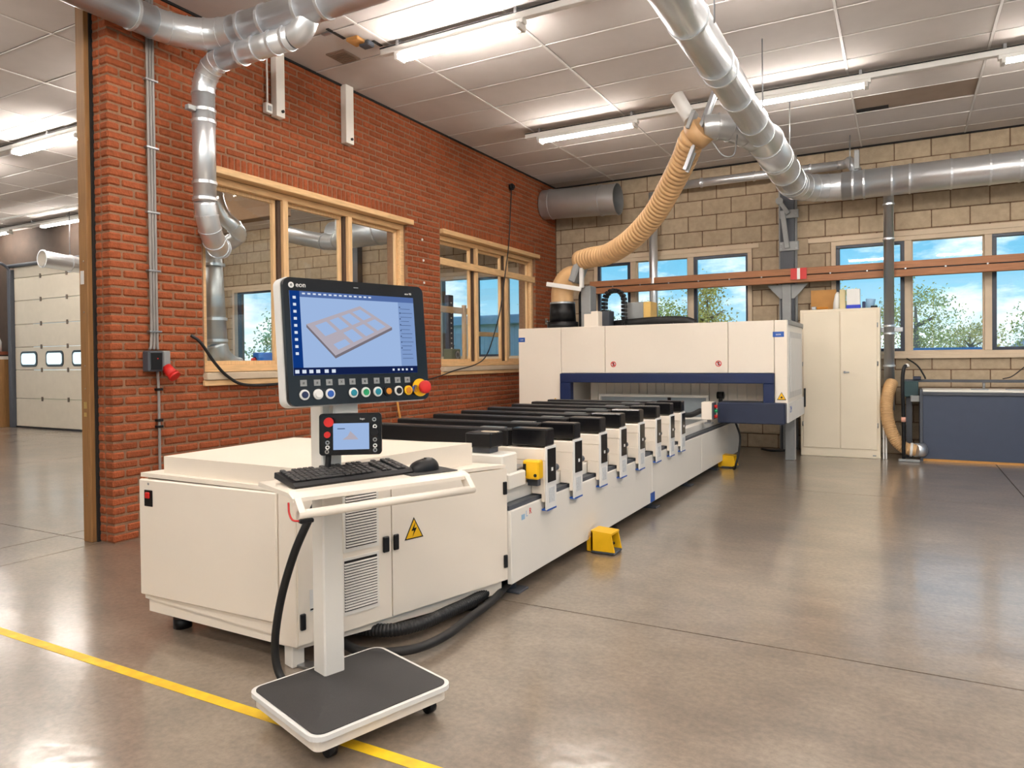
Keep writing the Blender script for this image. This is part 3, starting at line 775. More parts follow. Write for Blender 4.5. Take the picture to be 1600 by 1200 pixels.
for y in (7.41, 7.9, 8.15): B().ring((-13.8, y, 3.27 - (y - 7.4) * .07), Y, .145, .165, .015, 22).build('collar', galv, ad)
B().cyl((-13.8, 7.9, 3.38), (-13.8, 7.9, ZC), .008, 6).build('hanger_rod', steel, ad)
# ducts seen through the inner windows
sa = thing('annex_overhead_duct', 'bent brownish grey duct seen through the first inner window', 'duct', (-8, 8, 3.1))
P = smoothpath([(-8.75, 8.25, 3.42), (-8.4, 8.25, 3.32), (-7.9, 8.25, 3.2), (-7.55, 8.25, 3.14), (-7.4, 8.25, 3.2), (-7.36, 8.25, 3.4), (-7.36, 8.25, ZC)], 5)
B().tube(P, .12, 20).build('duct_section', galvdark, sa)
for i in (4, 12, 16, 20, 24): B().ring(P[i], P[i + 1] - P[i - 1], .115, .13, .008, 20).build('seam', galvdark, sa)
sb = thing('annex_silver_duct', 'wide bright silver duct crossing behind the first inner window', 'duct', (-7, 9, 3.2))
B().cyl((-8.6, 9.4, 3.5), (-5.6, 9.4, 3.5), .24, 24).build('duct_section', galv, sb)
for x in (-7.6, -6.9, -6.3): B().ring((x, 9.4, 3.5), X, .235, .25, .012, 24).build('collar', galv, sb)
for x in (-8.2, -6.0): B().cyl((x, 9.4, 3.5), (x, 9.4, ZC), .008, 6).build('hanger_rod', steel, sb)
bmn = tag(B().box(-9.6, -7.55, 7.2, 7.4, 3.38, ZC, .01).build('boxed_beam', mat('brown_board', (120, 92, 66), .8)), 'brown boxed ceiling beam seen through the first inner window', 'beam')
tag(B().box(-9.5, -9.3, YB - .15, YB - .003, 0, ZC, .005).build('annex_column', colgrey), 'dark steel column on the annex block wall, seen through the inner window', 'column')
# ============================================================ MACHINE: ELECTRICAL CABINET
P0 = Vector((-3.31, 2.22, 0)); P1 = Vector((-2.28, 2.235, 0)); P2 = Vector((-1.93, 3.455, 0)); P3 = Vector((-3.31, 3.25, 0))
ec = thing('electrical_cabinet', 'cream electrical cabinet with louvred doors at the near end of the machine', 'cabinet', (-2.7, 2.8, 0))
def inset(poly, d):
    c = sum(poly, Vector()) / len(poly)
    return [p + (c - p).normalized() * d for p in poly]
base = [P0, P1, P2, P3]
def pz(poly, z): return [Vector((p.x, p.y, z)) for p in poly]
def slab(b, poly, zlo, zhi):
    n = len(poly); vs = [Vector((p.x, p.y, z)) for p, z in zip(poly, zlo)] + [Vector((p.x, p.y, z)) for p, z in zip(poly, zhi)]
    return b.add(vs, [list(range(n))[::-1], [i + n for i in range(n)]] + [(i, (i + 1) % n, (i + 1) % n + n, i + n) for i in range(n)])
slab(B(), inset(base, .03), [.105, .088, .04, .06], [.2] * 4).build('plinth', cream, ec)
slab(B(), inset(base, .012), [.17, .13, .12, .13], [.765, .76, .728, .745]).build('body', cream, ec)
slab(B(), base, [.775, .768, .735, .752], [.795, .788, .752, .77]).build('lid', cream, ec)
B().prism([Vector(p) for p in ((-3.2, 2.27, .758), (-2.27, 2.25, .758), (-2.09, 3.36, .758), (-3.24, 3.17, .758))], (0, 0, .117)).build('raised_cover', cream, ec)
# face frame A: front (short) side, left to right
def frameT(o, d):
    d = Vector(d).normalized(); n = Vector((d.y, -d.x, 0))          # x along, y outward, z up
    return Matrix(((d.x, n.x, 0, o.x), (d.y, n.y, 0, o.y), (0, 0, 1, 0), (0, 0, 0, 1)))
TA = frameT(P0, P1 - P0); TB = frameT(P1, P2 - P1); LA = (P1 - P0).length; LB = (P2 - P1).length
dA = B(TA).box(.0, LA - .105, -.012, .012, .195, .766, .006).build('side_panel', cream, ec)
B(TA).box(LA - .1, LA - .0, -.012, .006, .105, .764, .004).build('corner_post', cream, ec)
B(TA).box(.045, .105, .011, .016, .635, .715, .002).build('isolator_switch', black, ec)
B(TA).box(.06, .09, .015, .024, .675, .705, .003).build('switch_rocker', red, ec)
B(TA).cyl((.075, .011, .745), (.075, .014, .745), .006, 8).build('screw', steel, ec)
# long side doors
ztop = lambda u: .764 - .034 * u / LB
def door(u0, u1, name): return B(TB).prism([(u0, -.012, .115), (u1, -.012, .115), (u1, -.012, ztop(u1)), (u0, -.012, ztop(u0))], (0, .02, 0)).build(name, cream, ec)
d1_ = door(.002, .488, 'louvre_door'); d2_ = door(.494, LB, 'large_door')
for (u0, u1, v0, v1) in ((.225, .415, .47, .735), (.215, .415, .185, .445)):
    B(TB).box(u0, u1, .006, .012, v0, v1, .003).build('louvre_frame', cream2, d1_)
    B(TB).box(u0 + .012, u1 - .012, .0115, .013, v0 + .018, v1 - .012).build('louvre_backing', dark, d1_)
    n = int((v1 - v0 - .03) / .0128)
    for k in range(n):
        z = v0 + .024 + k * .0128
        B(TB).prism([(u0 + .012, .013, z + .003), (u0 + .012, .018, z), (u0 + .012, .018, z + .0045), (u0 + .012, .013, z + .0075)], (u1 - u0 - .024, 0, 0)).build('slat', cream2, d1_)
B(TB).box(.437, .472, .008, .02, .43, .505, .004).build('latch', black, d1_)
B(TB).box(.498, .528, .008, .02, .43, .505, .004).build('latch', black, d2_)
tri = [(.566, .009, .463), (.68, .009, .463), (.623, .009, .568)]
def tripoly(c, s, y): return [(c[0] + (p[0] - c[0]) * s, y, c[1] + (p[2] - c[1]) * s) for p in tri]
cc = (.623, .498)
B(TB).prism(tripoly(cc, 1, .009), (0, .001, 0)).build('warning_border', black, d2_)
B(TB).prism(tripoly(cc, .84, .0102), (0, .001, 0)).build('warning_sign', yellow, d2_)
B(TB).prism([(.632, .0115, .545), (.606, .0115, .503), (.622, .0115, .503), (.612, .0115, .474), (.638, .0115, .515), (.622, .0115, .515)], (0, .001, 0)).build('lightning_bolt', black, d2_)
B(TB).box(.055, .085, .009, .010, .25, .345).build('rating_plate', white, d1_)
B(TB).box(.057, .083, .0101, .011, .255, .262).build('barcode', black, d1_)
B(TB).box(.075, .095, .009, .012, .395, .425).build('blue_sticker', blue, d1_)
for (u, z) in ((.02, .215), (1.25, .625), (1.25, .22)):
    B(TB).box(u - .012, u + .012, .006, .02, z - .035, z + .035, .003).build('hinge', black, ec)
B(TB).box(.0, .06, -.12, -.05, 0, .12, .004).build('leg', cream2, ec)
B().box(-2.34, -2.24, 2.27, 2.33, 0, .012, .002).build('foot_plate', steel, ec)
for (x, y) in ((-3.2, 2.36), (-3.2, 3.1), (-2.05, 3.25)):
    B().cyl((x, y, 0), (x, y, .05), .045, 14).build('levelling_foot', black, ec)
    B().cyl((x, y, .05), (x, y, .12), .018, 10).build('foot_stem', steel, ec)

# ============================================================ MACHINE BED
bd_ = thing('machine_bed', 'long cream machine bed running away from the electrical cabinet to the gantry', 'machine', (-2.6, 6.6, 0))
xs_ = -1.9
for a, b in ((3.46, 6.0), (6.005, 7.75), (7.755, 9.78)):
    B().box(xs_ - .03, xs_, a, b - .004, .085, .495, .004).build('side_panel', cream2, bd_)
B().box(-3.2, xs_ - .03, 3.46, 9.75, .12, .49).build('bed_core', cream2, bd_)
B().box(-3.23, -3.2, 3.46, 9.78, .085, .495, .004).build('side_panel', cream2, bd_)
B().box(xs_ - .16, xs_ - .012, 3.46, 9.78, .495, .52).build('guide_rail_bed', colgrey, bd_)
B().box(xs_ - .15, xs_ - .066, 3.46, 9.72, .52, .60, .004).build('guide_beam', cream2, bd_)
B().box(-3.08, xs_ - .17, 3.46, 9.75, .49, .56).build('bed_top', greypaint, bd_)
B().box(-3.23, -3.08, 3.46, 9.72, .53, .60, .004).build('guide_beam', cream2, bd_)
for y in (3.62, 5.0, 6.2, 7.4, 8.6, 9.6):
    B().cyl((xs_ - .1, y, 0), (xs_ - .1, y, .09), .035, 12).build('levelling_foot', colgrey, bd_)
    B().box(xs_ - .2, xs_ - .01, y - .06, y + .06, 0, .014, .003).build('foot_plate', colgrey, bd_)
B().box(xs_ - .001, xs_ + .002, 5.95, 6.07, .06 + .03, .17).build('blue_label', blue, bd_)
B().box(xs_ - .001, xs_ + .0015, 3.58, 3.62, .42, .45).build('blue_mark', mat('pale_blue_print', (150, 185, 215), .5), bd_)
TX = Matrix(((0, 0, 1, 0), (1, 0, 0, 0), (0, 1, 0, 0), (0, 0, 0, 1)))
def TXat(x, y, z): return Matrix.Translation((x, y, z)) @ TX
text('L', .05, TXat(xs_ + .001, 3.645, .445), MATS['pale_blue_print'], 'letter', bd_)
text('R', .05, TXat(xs_ + .001, 3.69, .452), red, 'letter', bd_)
# cable duct and white block with suction pod at the near end
B().box(-2.32, -1.975, 3.5, 3.68, .60, .795, .01).build('end_stop_block', cream2, bd_)
B().box(-2.12, -1.99, 3.69, 3.82, .60, .70, .008).build('cable_channel', greypaint, bd_)
B().box(-1.965, -1.93, 3.5, 3.7, .60, .69, .008).build('end_bracket', cream2, bd_)

# ---- eight work supports
def make_support(yc, label):
    t = thing('work_support', label, 'work support', (-2.5, yc, .6), 'black work supports across the machine bed')
    B().box(-3.3, -2.13, yc - .055, yc + .055, .80, .905, .008).build('support_beam', black, t)
    B().box(-2.11, -1.865, yc - .055, yc + .055, .81, .915, .008).build('end_block', blackgloss, t)
    B().box(-2.35, -2.18, yc - .02, yc + .03, .905, .912).build('wear_strip', steel, t)
    B().box(-3.15, -1.87, yc - .075, yc + .085, .725, .80, .006).build('beam_carrier', cream, t)
    B().box(-2.08, -1.875, yc - .07, yc + .075, .604, .80, .008).build('carriage', cream, t)
    B().box(-1.962, -1.875, yc - .07, yc + .075, .525, .61, .004).box(-1.895, -1.875, yc - .07, yc + .075, .48, .53).build('carriage_apron', cream, t)
    fp = B().box(-1.875, -1.862, yc - .066, yc + .072, .43, .81, .003).build('front_plate', white, t)
    B().box(-1.862, -1.858, yc - .052, yc + .058, .595, .795, .002).build('control_panel', blackgloss, fp)
    B().box(-1.858, -1.855, yc - .008, yc + .012, .66, .68).build('display', white, fp)
    B().box(-1.862, -1.86, yc - .035, yc + .04, .47, .56).build('paper_label', mat('printed_label', (205, 208, 210), .6, var=.12, scale=90) if 'printed_label' not in MATS else MATS['printed_label'], fp)
    B().box(-1.905, -1.86, yc - .06, yc + .065, .425, .435).build('scale_pointer', blue, fp)
    B().box(-2.0, -1.9, yc + .075, yc + .13, .53, .60, .01).build('clamp_block', greypaint, t)
    B().cyl((-1.9, yc + .1, .66), (-1.9, yc + .15, .66), .022, 10).build('air_fitting', colgrey, t)
    B().box(-3.2, -3.05, yc - .07, yc + .07, .604, .80, .008).build('rear_carriage', cream, t)
    return t
ys_ = [3.90, 4.31, 4.77, 5.185, 5.625, 6.085, 6.505, 6.88]
od = ['first one, nearest the electrical cabinet', 'second from the electrical cabinet', 'third from the electrical cabinet', 'fourth from the electrical cabinet', 'fifth from the electrical cabinet', 'sixth from the electrical cabinet', 'seventh from the electrical cabinet', 'eighth, nearest the gantry']
def copy_tree(o, parent, dy):
    c = o.copy(); col.objects.link(c); c.parent = parent
    if parent is None: c.location.y += dy
    WORLD[c.name] = WORLD[o.name] + Vector((0, dy, 0))
    for ch in list(o.children): copy_tree(ch, c, dy)
    return c
sup = make_support(ys_[0], 'black beam work support with cream carriage, ' + od[0])
for y, d in zip(ys_[1:], od[1:]):
    c = copy_tree(sup, None, y - ys_[0]); c['label'] = 'black beam work support with cream carriage, ' + d
sp = thing('suction_pod', 'black suction pod block standing at the near end of the machine bed', 'suction pod', (-2.15, 3.58, .795))
B().box(-2.23, -2.055, 3.51, 3.66, .828, .915, .008).build('pod_body', black, sp)
B().box(-2.20, -2.08, 3.54, 3.64, .795, .829, .004).build('pod_foot', colgrey, sp)
B().box(-2.15, -2.05, 3.56, 3.6, .915, .92).build('seal_strip', mat('beige_seal', (205, 190, 170), .6), sp)
yb = thing('yellow_switch_box', 'small yellow box fixed beside the first work support', 'switch box', (-1.9, 3.76, .63))
B().box(-1.965, -1.86, 3.72, 3.79, .63, .74, .008).build('housing', yellow, yb)
B().box(-1.958, -1.94, 3.714, 3.722, .65, .72).build('label_strip', black, yb)
B().cyl((-1.88, 3.715, .655), (-1.88, 3.722, .655), .01, 10).build('screw', black, yb)
B().box(-1.97, -1.9, 3.79, 3.84, .58, .64).build('mounting_foot', colgrey, yb)

# ============================================================ GANTRY HOOD
gy = 8.5; gx0, gx1 = -4.53, -1.12; gz = 1.745
ga = thing('machining_gantry', 'wide cream gantry hood with dark blue frame spanning the machine bed', 'machine', (-2.8, 9.1, 0))
def panel(name, x0, x1, z0, z1, m=cream, y0=gy, d=.03): return B().box(x0 + .003, x1 - .003, y0, y0 + d, z0, z1, .004).build(name, m, ga)
panel('front_panel', gx0, -3.9, .68, gz)
panel('front_panel', -3.9, -3.29, 1.15, gz); panel('front_panel', -3.29, -1.77, 1.15, gz); panel('front_panel', -1.77, -1.26, 1.15, gz)
panel('front_panel', -1.26, gx1, .81, gz)
B().box(gx0 + .01, gx1 - .01, gy + .03, 9.82, 1.15, gz - .01).build('hood_body', cream2, ga)
B().box(gx0 + .01, -3.9, gy + .03, 9.82, .1, 1.15).build('left_leg', cream2, ga)
B().box(gx1 - .03, gx1, gy + .03, 9.85, .8, gz, .004).build('side_panel', cream2, ga)
sw = B().box(gx1, gx1 + .006, gy + .12, 9.72, .86, 1.62, .003).build('side_door', mat('pale_grey_panel', (205, 204, 202), .4), ga)
B().box(gx1 + .006, gx1 + .01, gy + .2, 9.64, .93, 1.55, .002).build('door_inset', white, sw)
B().box(gx1 - .02, gx1 + .012, gy + .05, 9.88, gz - .05, gz + .005, .006).build('top_rail', greypaint, ga)
lf = B().box(gx1 - .01, gx1 + .012, gy - .02, 9.95, .59, .81, .004).build('lower_side_panel', white, ga)
text('ZM', .1, Matrix(((0, 0, 1, gx1 + .013), (1, 0, 0, gy + .16), (0, 1, 0, .73), (0, 0, 0, 1))), blue, 'side_lettering', lf)
B().box(gx1 + .01, gx1 + .03, 9.9, 9.96, .68, .92, .004).build('door_handle', black, ga)
# dark blue frame round the opening
B().box(-3.9, -1.26, gy - .05, gy + .05, 1.03, 1.145, .006).build('frame_beam', navy, ga)
B().box(-3.9, -3.75, gy - .05, gy + .05, .66, 1.03, .006).build('frame_post', navy, ga)
B().box(-1.375, -1.26, gy - .05, gy + .05, .80, 1.03, .006).build('frame_post', navy, ga)
B().box(-1.87, gx1 - .012, gy - .12, gy + .25, .575, .815, .012).build('bumper_skirt', navydark, ga)
B().box(-3.75, -1.4, 9.75, 9.8, .6, 1.15).build('curtain_back', cream2, ga)
x = -3.74
while x < -1.42:
    B().box(x + .004, x + .111, gy + .6, gy + .607, .61, 1.14).build('curtain_strip', cream, ga); x += .115
B().box(-3.75, -1.3, gy + .1, gy + .13, 1.04, 1.15).build('curtain_rail', greypaint, ga)
fr = frame_rect(B(), 'x', 8.95, -3.55, -2.1, .56, .86, .03, .05).build('inner_frame', cream2, ga)
B().box(-3.52, -2.13, 8.96, 8.98, .59, .83).build('inner_panel', mat('blue_grey_panel', (150, 160, 166), .5), ga)
B().box(-2.62, -2.58, 8.94, 8.96, .56, .84).build('inner_post', dark, ga)
# stickers
B().box(gx0 + .003, -4.43, gy - .0015, gy, 1.565, 1.625).build('blue_badge', blue, ga)
B().box(-1.275, -1.155, gy - .0015, gy, 1.555, 1.615).build('blue_badge', blue, ga)
TF = lambda x, y, z: Matrix(((1, 0, 0, x), (0, 0, -1, y), (0, 1, 0, z), (0, 0, 0, 1)))
text('scm', .035, TF(-1.215, gy - .002, 1.585), white, 'badge_lettering', ga)
text('scm', .03, TF(-4.475, gy - .002, 1.595), white, 'badge_lettering', ga)
for x in (-3.18, -1.88):
    B().cyl((x, gy, 1.26), (x, gy - .0012, 1.26), .034, 20).build('sign_disc', white, ga)
    s = B().ring((x, gy - .0015, 1.26), Y, .026, .036, .001, 22)
    s.obox((x, gy - .0015, 1.26), (.03, .0008, .005), Matrix.Rotation(math.radians(42), 3, 'Y')); s.build('prohibition_ring', red, ga)
    B().box(x - .008, x + .01, gy - .002, gy - .0012, 1.24, 1.282).build('pictogram', black, ga)
t3 = lambda c, s, y: [(c[0] - s, y, c[1] - s * .8), (c[0] + s, y, c[1] - s * .8), (c[0], y, c[1] + s)]
B().prism(t3((-1.185, .885), .05, gy - .001), (0, -.001, 0)).build('warning_border', black, ga)
B().prism(t3((-1.185, .885), .041, gy - .0025), (0, -.001, 0)).build('warning_sign', yellow, ga)
B().cyl((-1.185, gy - .004, .875), (-1.185, gy - .0035, .875), .012, 8).build('pictogram', black, ga)
B().box(-4.0, -3.98, gy - .001, gy, .8, .82).build('yellow_dot', yellow, ga)
# legs on the right
B().box(-1.32, -1.2, 9.75, 9.87, 0, .6, .006).build('support_leg', greypaint, ga)
# equipment on the hood
tb = thing('spindle_tower', 'grey upright plate and motor standing on the gantry hood beside the hose collar', 'machine head', (-3.75, 9.1, gz))
B().box(-3.82, -3.68, 8.98, 9.2, gz - .01, 2.32, .01).build('tower_plate', greypaint, tb)
B().tube(smoothpath([(-3.87, 9.1, 1.95), (-3.87, 9.1, 2.2), (-3.82, 9.1, 2.28)], 5), .03, 10).build('tower_cable', black, tb)
B().box(-3.9, -3.83, 9.08, 9.2, 1.74, 2.05, .01).build('motor_block', black, tb)
B().box(-3.66, -3.46, 9.1, 9.3, gz - .01, 1.98, .01).build('junction_box', colgrey, tb)
ch = thing('cable_chain', 'black cable drag chain arching up above the gantry hood', 'cable chain', (-3.4, 9.2, gz))
P = [Vector((-3.56, 9.2, 1.85))] + arc((-3.42, 9.2, 2.12), 180, 0, .14, X, Z, 8) + [Vector((-3.28, 9.2, 1.8))]
P = resample(P, .05)
for i in range(len(P) - 1):
    a, b = P[i], P[i + 1]; d = (b - a).normalized(); n = Vector((-d.z, 0, d.x))
    Rm = Matrix((d, Vector((0, 1, 0)), n)).transposed()
    B().obox((a + b) / 2, ((b - a).length * .42, .06, .026), Rm, .006).build('chain_link', black, ch)
B().cyl((-3.28, 9.2, gz), (-3.28, 9.2, 1.82), .03, 8).build('chain_anchor', black, ch)
tag(B().box(-3.66, -3.46, 8.7, 8.85, gz - .005, 1.92, .006).box(-3.56, -3.46, 8.7, 8.85, 1.91, 1.95, .004).build('stop_post', cream), 'small cream stop post on the gantry hood in front of the cable chain', 'post')
bb = thing('hood_box', 'tan and grey box on the gantry hood behind the cable chain', 'box', (-3.15, 9.5, gz))
B().box(-3.34, -3.08, 9.4, 9.7, gz - .005, 2.1, .006).build('box_front', greypaint, bb)
B().box(-3.08, -2.98, 9.4, 9.7, gz - .005, 2.1, .006).build('box_side', mat('yellow_wood', (230, 190, 110), .6), bb)
rl = thing('hood_hose', 'black padded tube lying along the top of the gantry hood', 'hose', (-2.9, 9.2, gz))
B().tube(smoothpath([(-3.45, 9.3, 1.80), (-2.9, 9.3, 1.83), (-2.5, 9.3, 1.82), (-2.35, 9.3, 1.77)], 6), .055, 14).build('padded_tube', rubber, rl)
for x in (-3.0, -2.65): B().box(x - .02, x + .02, 9.25, 9.35, gz - .005, 1.8).build('tube_saddle', black, rl)
cb = thing('gantry_control_box', 'small cream control box with red buttons on a stalk before the gantry', 'control box', (-1.87, 8.0, .5))
B().box(-1.95, -1.835, 7.95, 8.1, .645, .84, .006).build('box', cream, cb)
B().box(-1.835, -1.82, 7.95, 8.1, .65, .835, .004).build('button_plate', colgrey, cb)
for z, m in ((.79, red), (.74, green), (.68, red)):
    B().cyl((-1.82, 8.02, z), (-1.79, 8.02, z), .018, 10).build('push_button', m, cb)
B().cyl((-1.89, 8.05, .60), (-1.89, 8.05, .65), .02, 8).build('stalk', steel, cb)
B().box(-1.93, -1.85, 8.0, 8.1, .595, .61).build('stalk_foot', steel, cb)
tag(B().tube(smoothpath([(-2.35, 7.6, .66), (-2.2, 7.7, .72), (-2.05, 7.85, .70), (-1.97, 8.0, .74)], 5), .03, 10).build('control_box_cable', rubber), 'thick black cable running to the small gantry control box', 'cable')
tag(B().cyl((-2.02, 9.05, .86), (-1.94, 9.05, .86), .045, 14).box(-2.0, -1.96, 9.03, 9.07, .56, .83).build('probe_sensor', black), 'round black sensor on a short post under the gantry opening', 'sensor')

# ============================================================ OPERATOR CONSOLE
yaw = math.radians(72.5); cy_, sy_ = math.cos(yaw), math.sin(yaw)
def local(cx, cy, cz, a=yaw, tilt=0):
    M = Matrix(((math.cos(a), -math.sin(a), 0, cx), (math.sin(a), math.cos(a), 0, cy), (0, 0, 1, cz), (0, 0, 0, 1)))
    return M @ Matrix.Rotation(-tilt, 4, 'X')
TC = local(-1.818, 2.048, 0)
co = thing('operator_console', 'cream operator console with big black touch screen on a post and wheeled base', 'control console', (-1.818, 2.048, 0))
bs = B(TC); bs.prism([(p, q, .058) for p, q in rrect(.545, .475, .03)], (0, 0, .042)); base_tray = bs.build('base_tray', cream, co)
rim = rrect(.58, .51, .05, 6)
b = B(TC); b.prism([(p, q, .098) for p, q in rim], (0, 0, .017)); b.build('tray_rim', white, base_tray)
b = B(TC); b.prism([(p, q, .1155) for p, q in rrect(.55, .48, .04, 6)], (0, 0, .003)); b.build('rubber_mat', matgrey, base_tray)
for sx in (-1, 1):
    for sy in (-1, 1):
        B(TC).cyl((sx * .21, sy * .18, .03), (sx * .21 + .03, sy * .18, .03), .03, 12).build('caster', black, base_tray)
B(TC).box(-.033, .055, .135, .225, .11, 1.62, .006).build('post', cream2, co)
B(TC).box(.0, .11, .10, .2, 1.0, 1.55, .006).build('upper_column', cream2, co)
# keyboard shelf with bevelled front and handle
TS = local(-1.818, 2.048, 0, math.radians(67)); z0 = .888
sh = B(TS)
prof = [(.2, z0), (-.1, z0), (-.138, z0 - .014), (-.138, z0 - .027), (-.1, z0 - .015), (.2, z0 - .015)]
sh.prism([(-.268, p[0], p[1]) for p in prof], (.728, 0, 0)); shelf = sh.build('keyboard_shelf', cream, co)
for s in (-1, 1):
    xx = .096 + s * .347
    b = B(TS); b.prism([(xx - .011, q, z) for q, z in ((-.085, z0 + .003), (-.138, z0 - .012), (-.18, z0 - .055), (-.168, z0 - .078), (-.135, z0 - .066), (-.105, z0 - .022))], (.022, 0, 0))
    b.build('handle_bracket', cream, shelf)
B(TS).tube([(-.262, -.167, z0 - .064), (.454, -.167, z0 - .064)], .0155, 14).build('handle_bar', cream, shelf)
B(TS).box(-.02, .04, .0, .14, z0 - .06, z0 - .014, .004).build('shelf_bracket', cream2, shelf)
B(TS).box(-.258, -.21, -.178, -.155, z0 - .094, z0 - .08, .003).build('bracket_pad', black, shelf)
b = B(TS); b.tube(smoothpath([(-.272, -.11, z0 - .03), (-.276, -.125, z0 - .062), (-.272, -.145, z0 - .083), (-.255, -.165, z0 - .086)], 5), .0035, 6); b.build('red_wire', red, shelf)
# main monitor
TM = local(-1.862, 2.182, 1.409, math.radians(72.5), math.radians(5))
mo = B(TM); mo.prism([(p, .0, q) for p, q in rrect(.63, .475, .028, 6)], (0, .02, 0)); mon = mo.build('monitor', blackgloss, co)
b = B(TM); b.prism([(p, .0195, q) for p, q in rrect(.638, .482, .03, 6)], (0, .05, 0)); b.build('monitor_shell', white, mon)
B(TM).box(-.12, .06, .068, .11, -.16, .1, .006).build('mount_plate', cream2, mon)
# screen picture (self lit)
scr_bg = emit('screen_blue_white', (168, 196, 240), .85); scr_side = emit('screen_navy', (18, 62, 140), .8); scr_bar = emit('screen_toolbar', (92, 120, 180), .8)
scr_pan = emit('screen_panel', (140, 170, 222), .8); scr_dark = emit('screen_taskbar', (28, 44, 96), .6); scr_wood = emit('screen_timber', (196, 188, 200), .8)
scr_wood2 = emit('screen_timber_edge', (140, 132, 142), .7); scr_ink = emit('screen_ink', (70, 90, 130), .6); scr_ico = emit('screen_icon', (225, 235, 250), .9)
SX0, SX1, SZ0, SZ1 = -.292, .262, -.125, .188
B(TM).box(SX0, SX1, -.0012, 0, SZ0, SZ1).build('screen', scr_bg, mon)
B(TM).box(SX0, SX0 + .04, -.0018, -.0012, SZ0, SZ1).build('screen_sidebar', scr_side, mon)
B(TM).box(SX0 + .04, SX1, -.0018, -.0012, SZ1 - .022, SZ1).build('screen_toolbar', scr_bar, mon)
B(TM).box(SX0, SX1, -.002, -.0013, SZ0, SZ0 + .028).build('screen_taskbar', scr_dark, mon)
B(TM).box(SX1 - .078, SX1, -.0018, -.0012, SZ0 + .028, SZ1 - .022).build('screen_panel', scr_pan, mon)
ik = B(TM)
for k in range(9): ik.box(SX0 + .012, SX0 + .024, -.0024, -.0019, SZ1 - .03 - k * .026, SZ1 - .02 - k * .026)
for x in (.006, .034, .062, .09, .125, .155): ik.box(SX0 + x, SX0 + x + .016, -.0026, -.0021, SZ0 + .007, SZ0 + .02)
for x in (.43, .455, .475, .495, .52): ik.box(SX0 + x, SX0 + x + .009, -.0026, -.0021, SZ0 + .01, SZ0 + .018)
for k in range(14): ik.box(SX0 + .05 + k * .022, SX0 + .062 + k * .022, -.0024, -.0019, SZ1 - .012, SZ1 - .006)
struct(ik.build('screen_icons', scr_ico, mon), 'stuff')
lk = B(TM)
for k in range(13): lk.box(SX1 - .07, SX1 - .01 - .02 * random.random(), -.0024, -.0019, SZ1 - .05 - k * .017, SZ1 - .0485 - k * .017)
for k in range(8): lk.box(SX1 - .074, SX1 - .069, -.0026, -.0021, SZ1 - .045 - k * .024, SZ1 - .04 - k * .024)
struct(lk.build('screen_list', scr_ink, mon), 'stuff')
# drawn door frame with eight lights, in the picture plane
A_, Bq, C_, D_ = Vector((-.232, .064)), Vector((.002, .142)), Vector((.147, .062)), Vector((-.118, -.053))
def uv(u, v):
    p = A_.lerp(Bq, u); q = D_.lerp(C_, u); r = p.lerp(q, v); return r
def strip(b, u0, u1, v0, v1, y):
    b.add([(*(uv(u, v).x, y, uv(u, v).y),) for u, v in ((u0, v1), (u1, v1), (u1, v0), (u0, v0))], [(0, 1, 2, 3)])
dr = B(TM); yy = -.0026
for v0, v1 in ((0, .1), (.45, .55), (.9, 1)): strip(dr, 0, 1, v0, v1, yy)
for u0, u1 in ((0, .1), (.30, .36), (.52, .58), (.73, .79), (.94, 1)):
    strip(dr, u0, u1, .1, .45, yy); strip(dr, u0, u1, .55, .9, yy)
strip(dr, .1, .30, .55, .72, yy)
dr.build('screen_door_drawing', scr_wood, mon)
ed = B(TM)
for a_, b_ in ((D_, C_), (A_, D_)): ed.add([(a_.x, yy, a_.y), (a_.x, yy, a_.y - .011), (b_.x, yy, b_.y - .011), (b_.x, yy, b_.y)], [(0, 1, 2, 3)])
ed.build('screen_door_edge', scr_wood2, mon)
# bezel marks
TMf = TM @ Matrix(((1, 0, 0, 0), (0, 0, -1, 0), (0, 1, 0, 0), (0, 0, 0, 1)))
B(TM).cyl((-.283, -.0012, .209), (-.283, 0, .209), .011, 20).build('logo_disc', white, mon)
text('e', .02, TMf @ Matrix.Translation((-.283, .2105, .0018)), black, 'logo_letter', mon)
text('eon', .027, TMf @ Matrix.Translation((-.245, .2105, .001)), white, 'maker_lettering', mon)
text('eco 90', .012, TMf @ Matrix.Translation((.238, .203, .001)), white, 'model_lettering', mon)
B(TM).box(-.02, .0, -.001, 0, .213, .216).build('camera_dot', greypaint, mon)
cols = [navy, white, blue, None, teal, green, teal, orange, black, orange]
rims = [white, white, white, None, white, white, white, black, white, yellow]
bx = [-.255, -.2, -.15, None, -.05, .005, .06, .11, .16, .208]
for k, (x, c, rm) in enumerate(zip(bx, cols, rims)):
    xi = x if x is not None else -.098
    B(TM).box(xi - .013, xi + .013, -.001, 0, -.165, -.142).build('key_legend', greypaint, mon)
    g = text('X' if x is None else '#', .014, TMf @ Matrix.Translation((xi, -.1535, .0012)), black, 'legend_sign', mon)
    if x is None: continue
    B(TM).cyl((x, -.006, -.197), (x, 0, -.197), .0195, 20).build('button_ring', rm, mon)
    B(TM).cyl((x, -.010, -.197), (x, -.006, -.197), .0125, 18).build('push_button', c, mon)
B(TM).cyl((.243, -.006, -.192), (.243, 0, -.192), .0155, 18).build('push_button', blue, mon)
B(TM).cyl((.283 - .015, -.006, -.188), (.283 - .015, 0, -.188), .037, 24).build('stop_collar', yellow, mon)
B(TM).cyl((.268, -.03, -.188), (.268, -.006, -.188), .018, 18).build('stop_stem', yellow, mon)
b = B(TM); b.cyl((.268, -.03, -.188), (.268, -.044, -.188), .027, 20); b.dome((.268, -.044, -.188), (0, -1, 0), .027, .006); b.build('stop_button', red, mon)

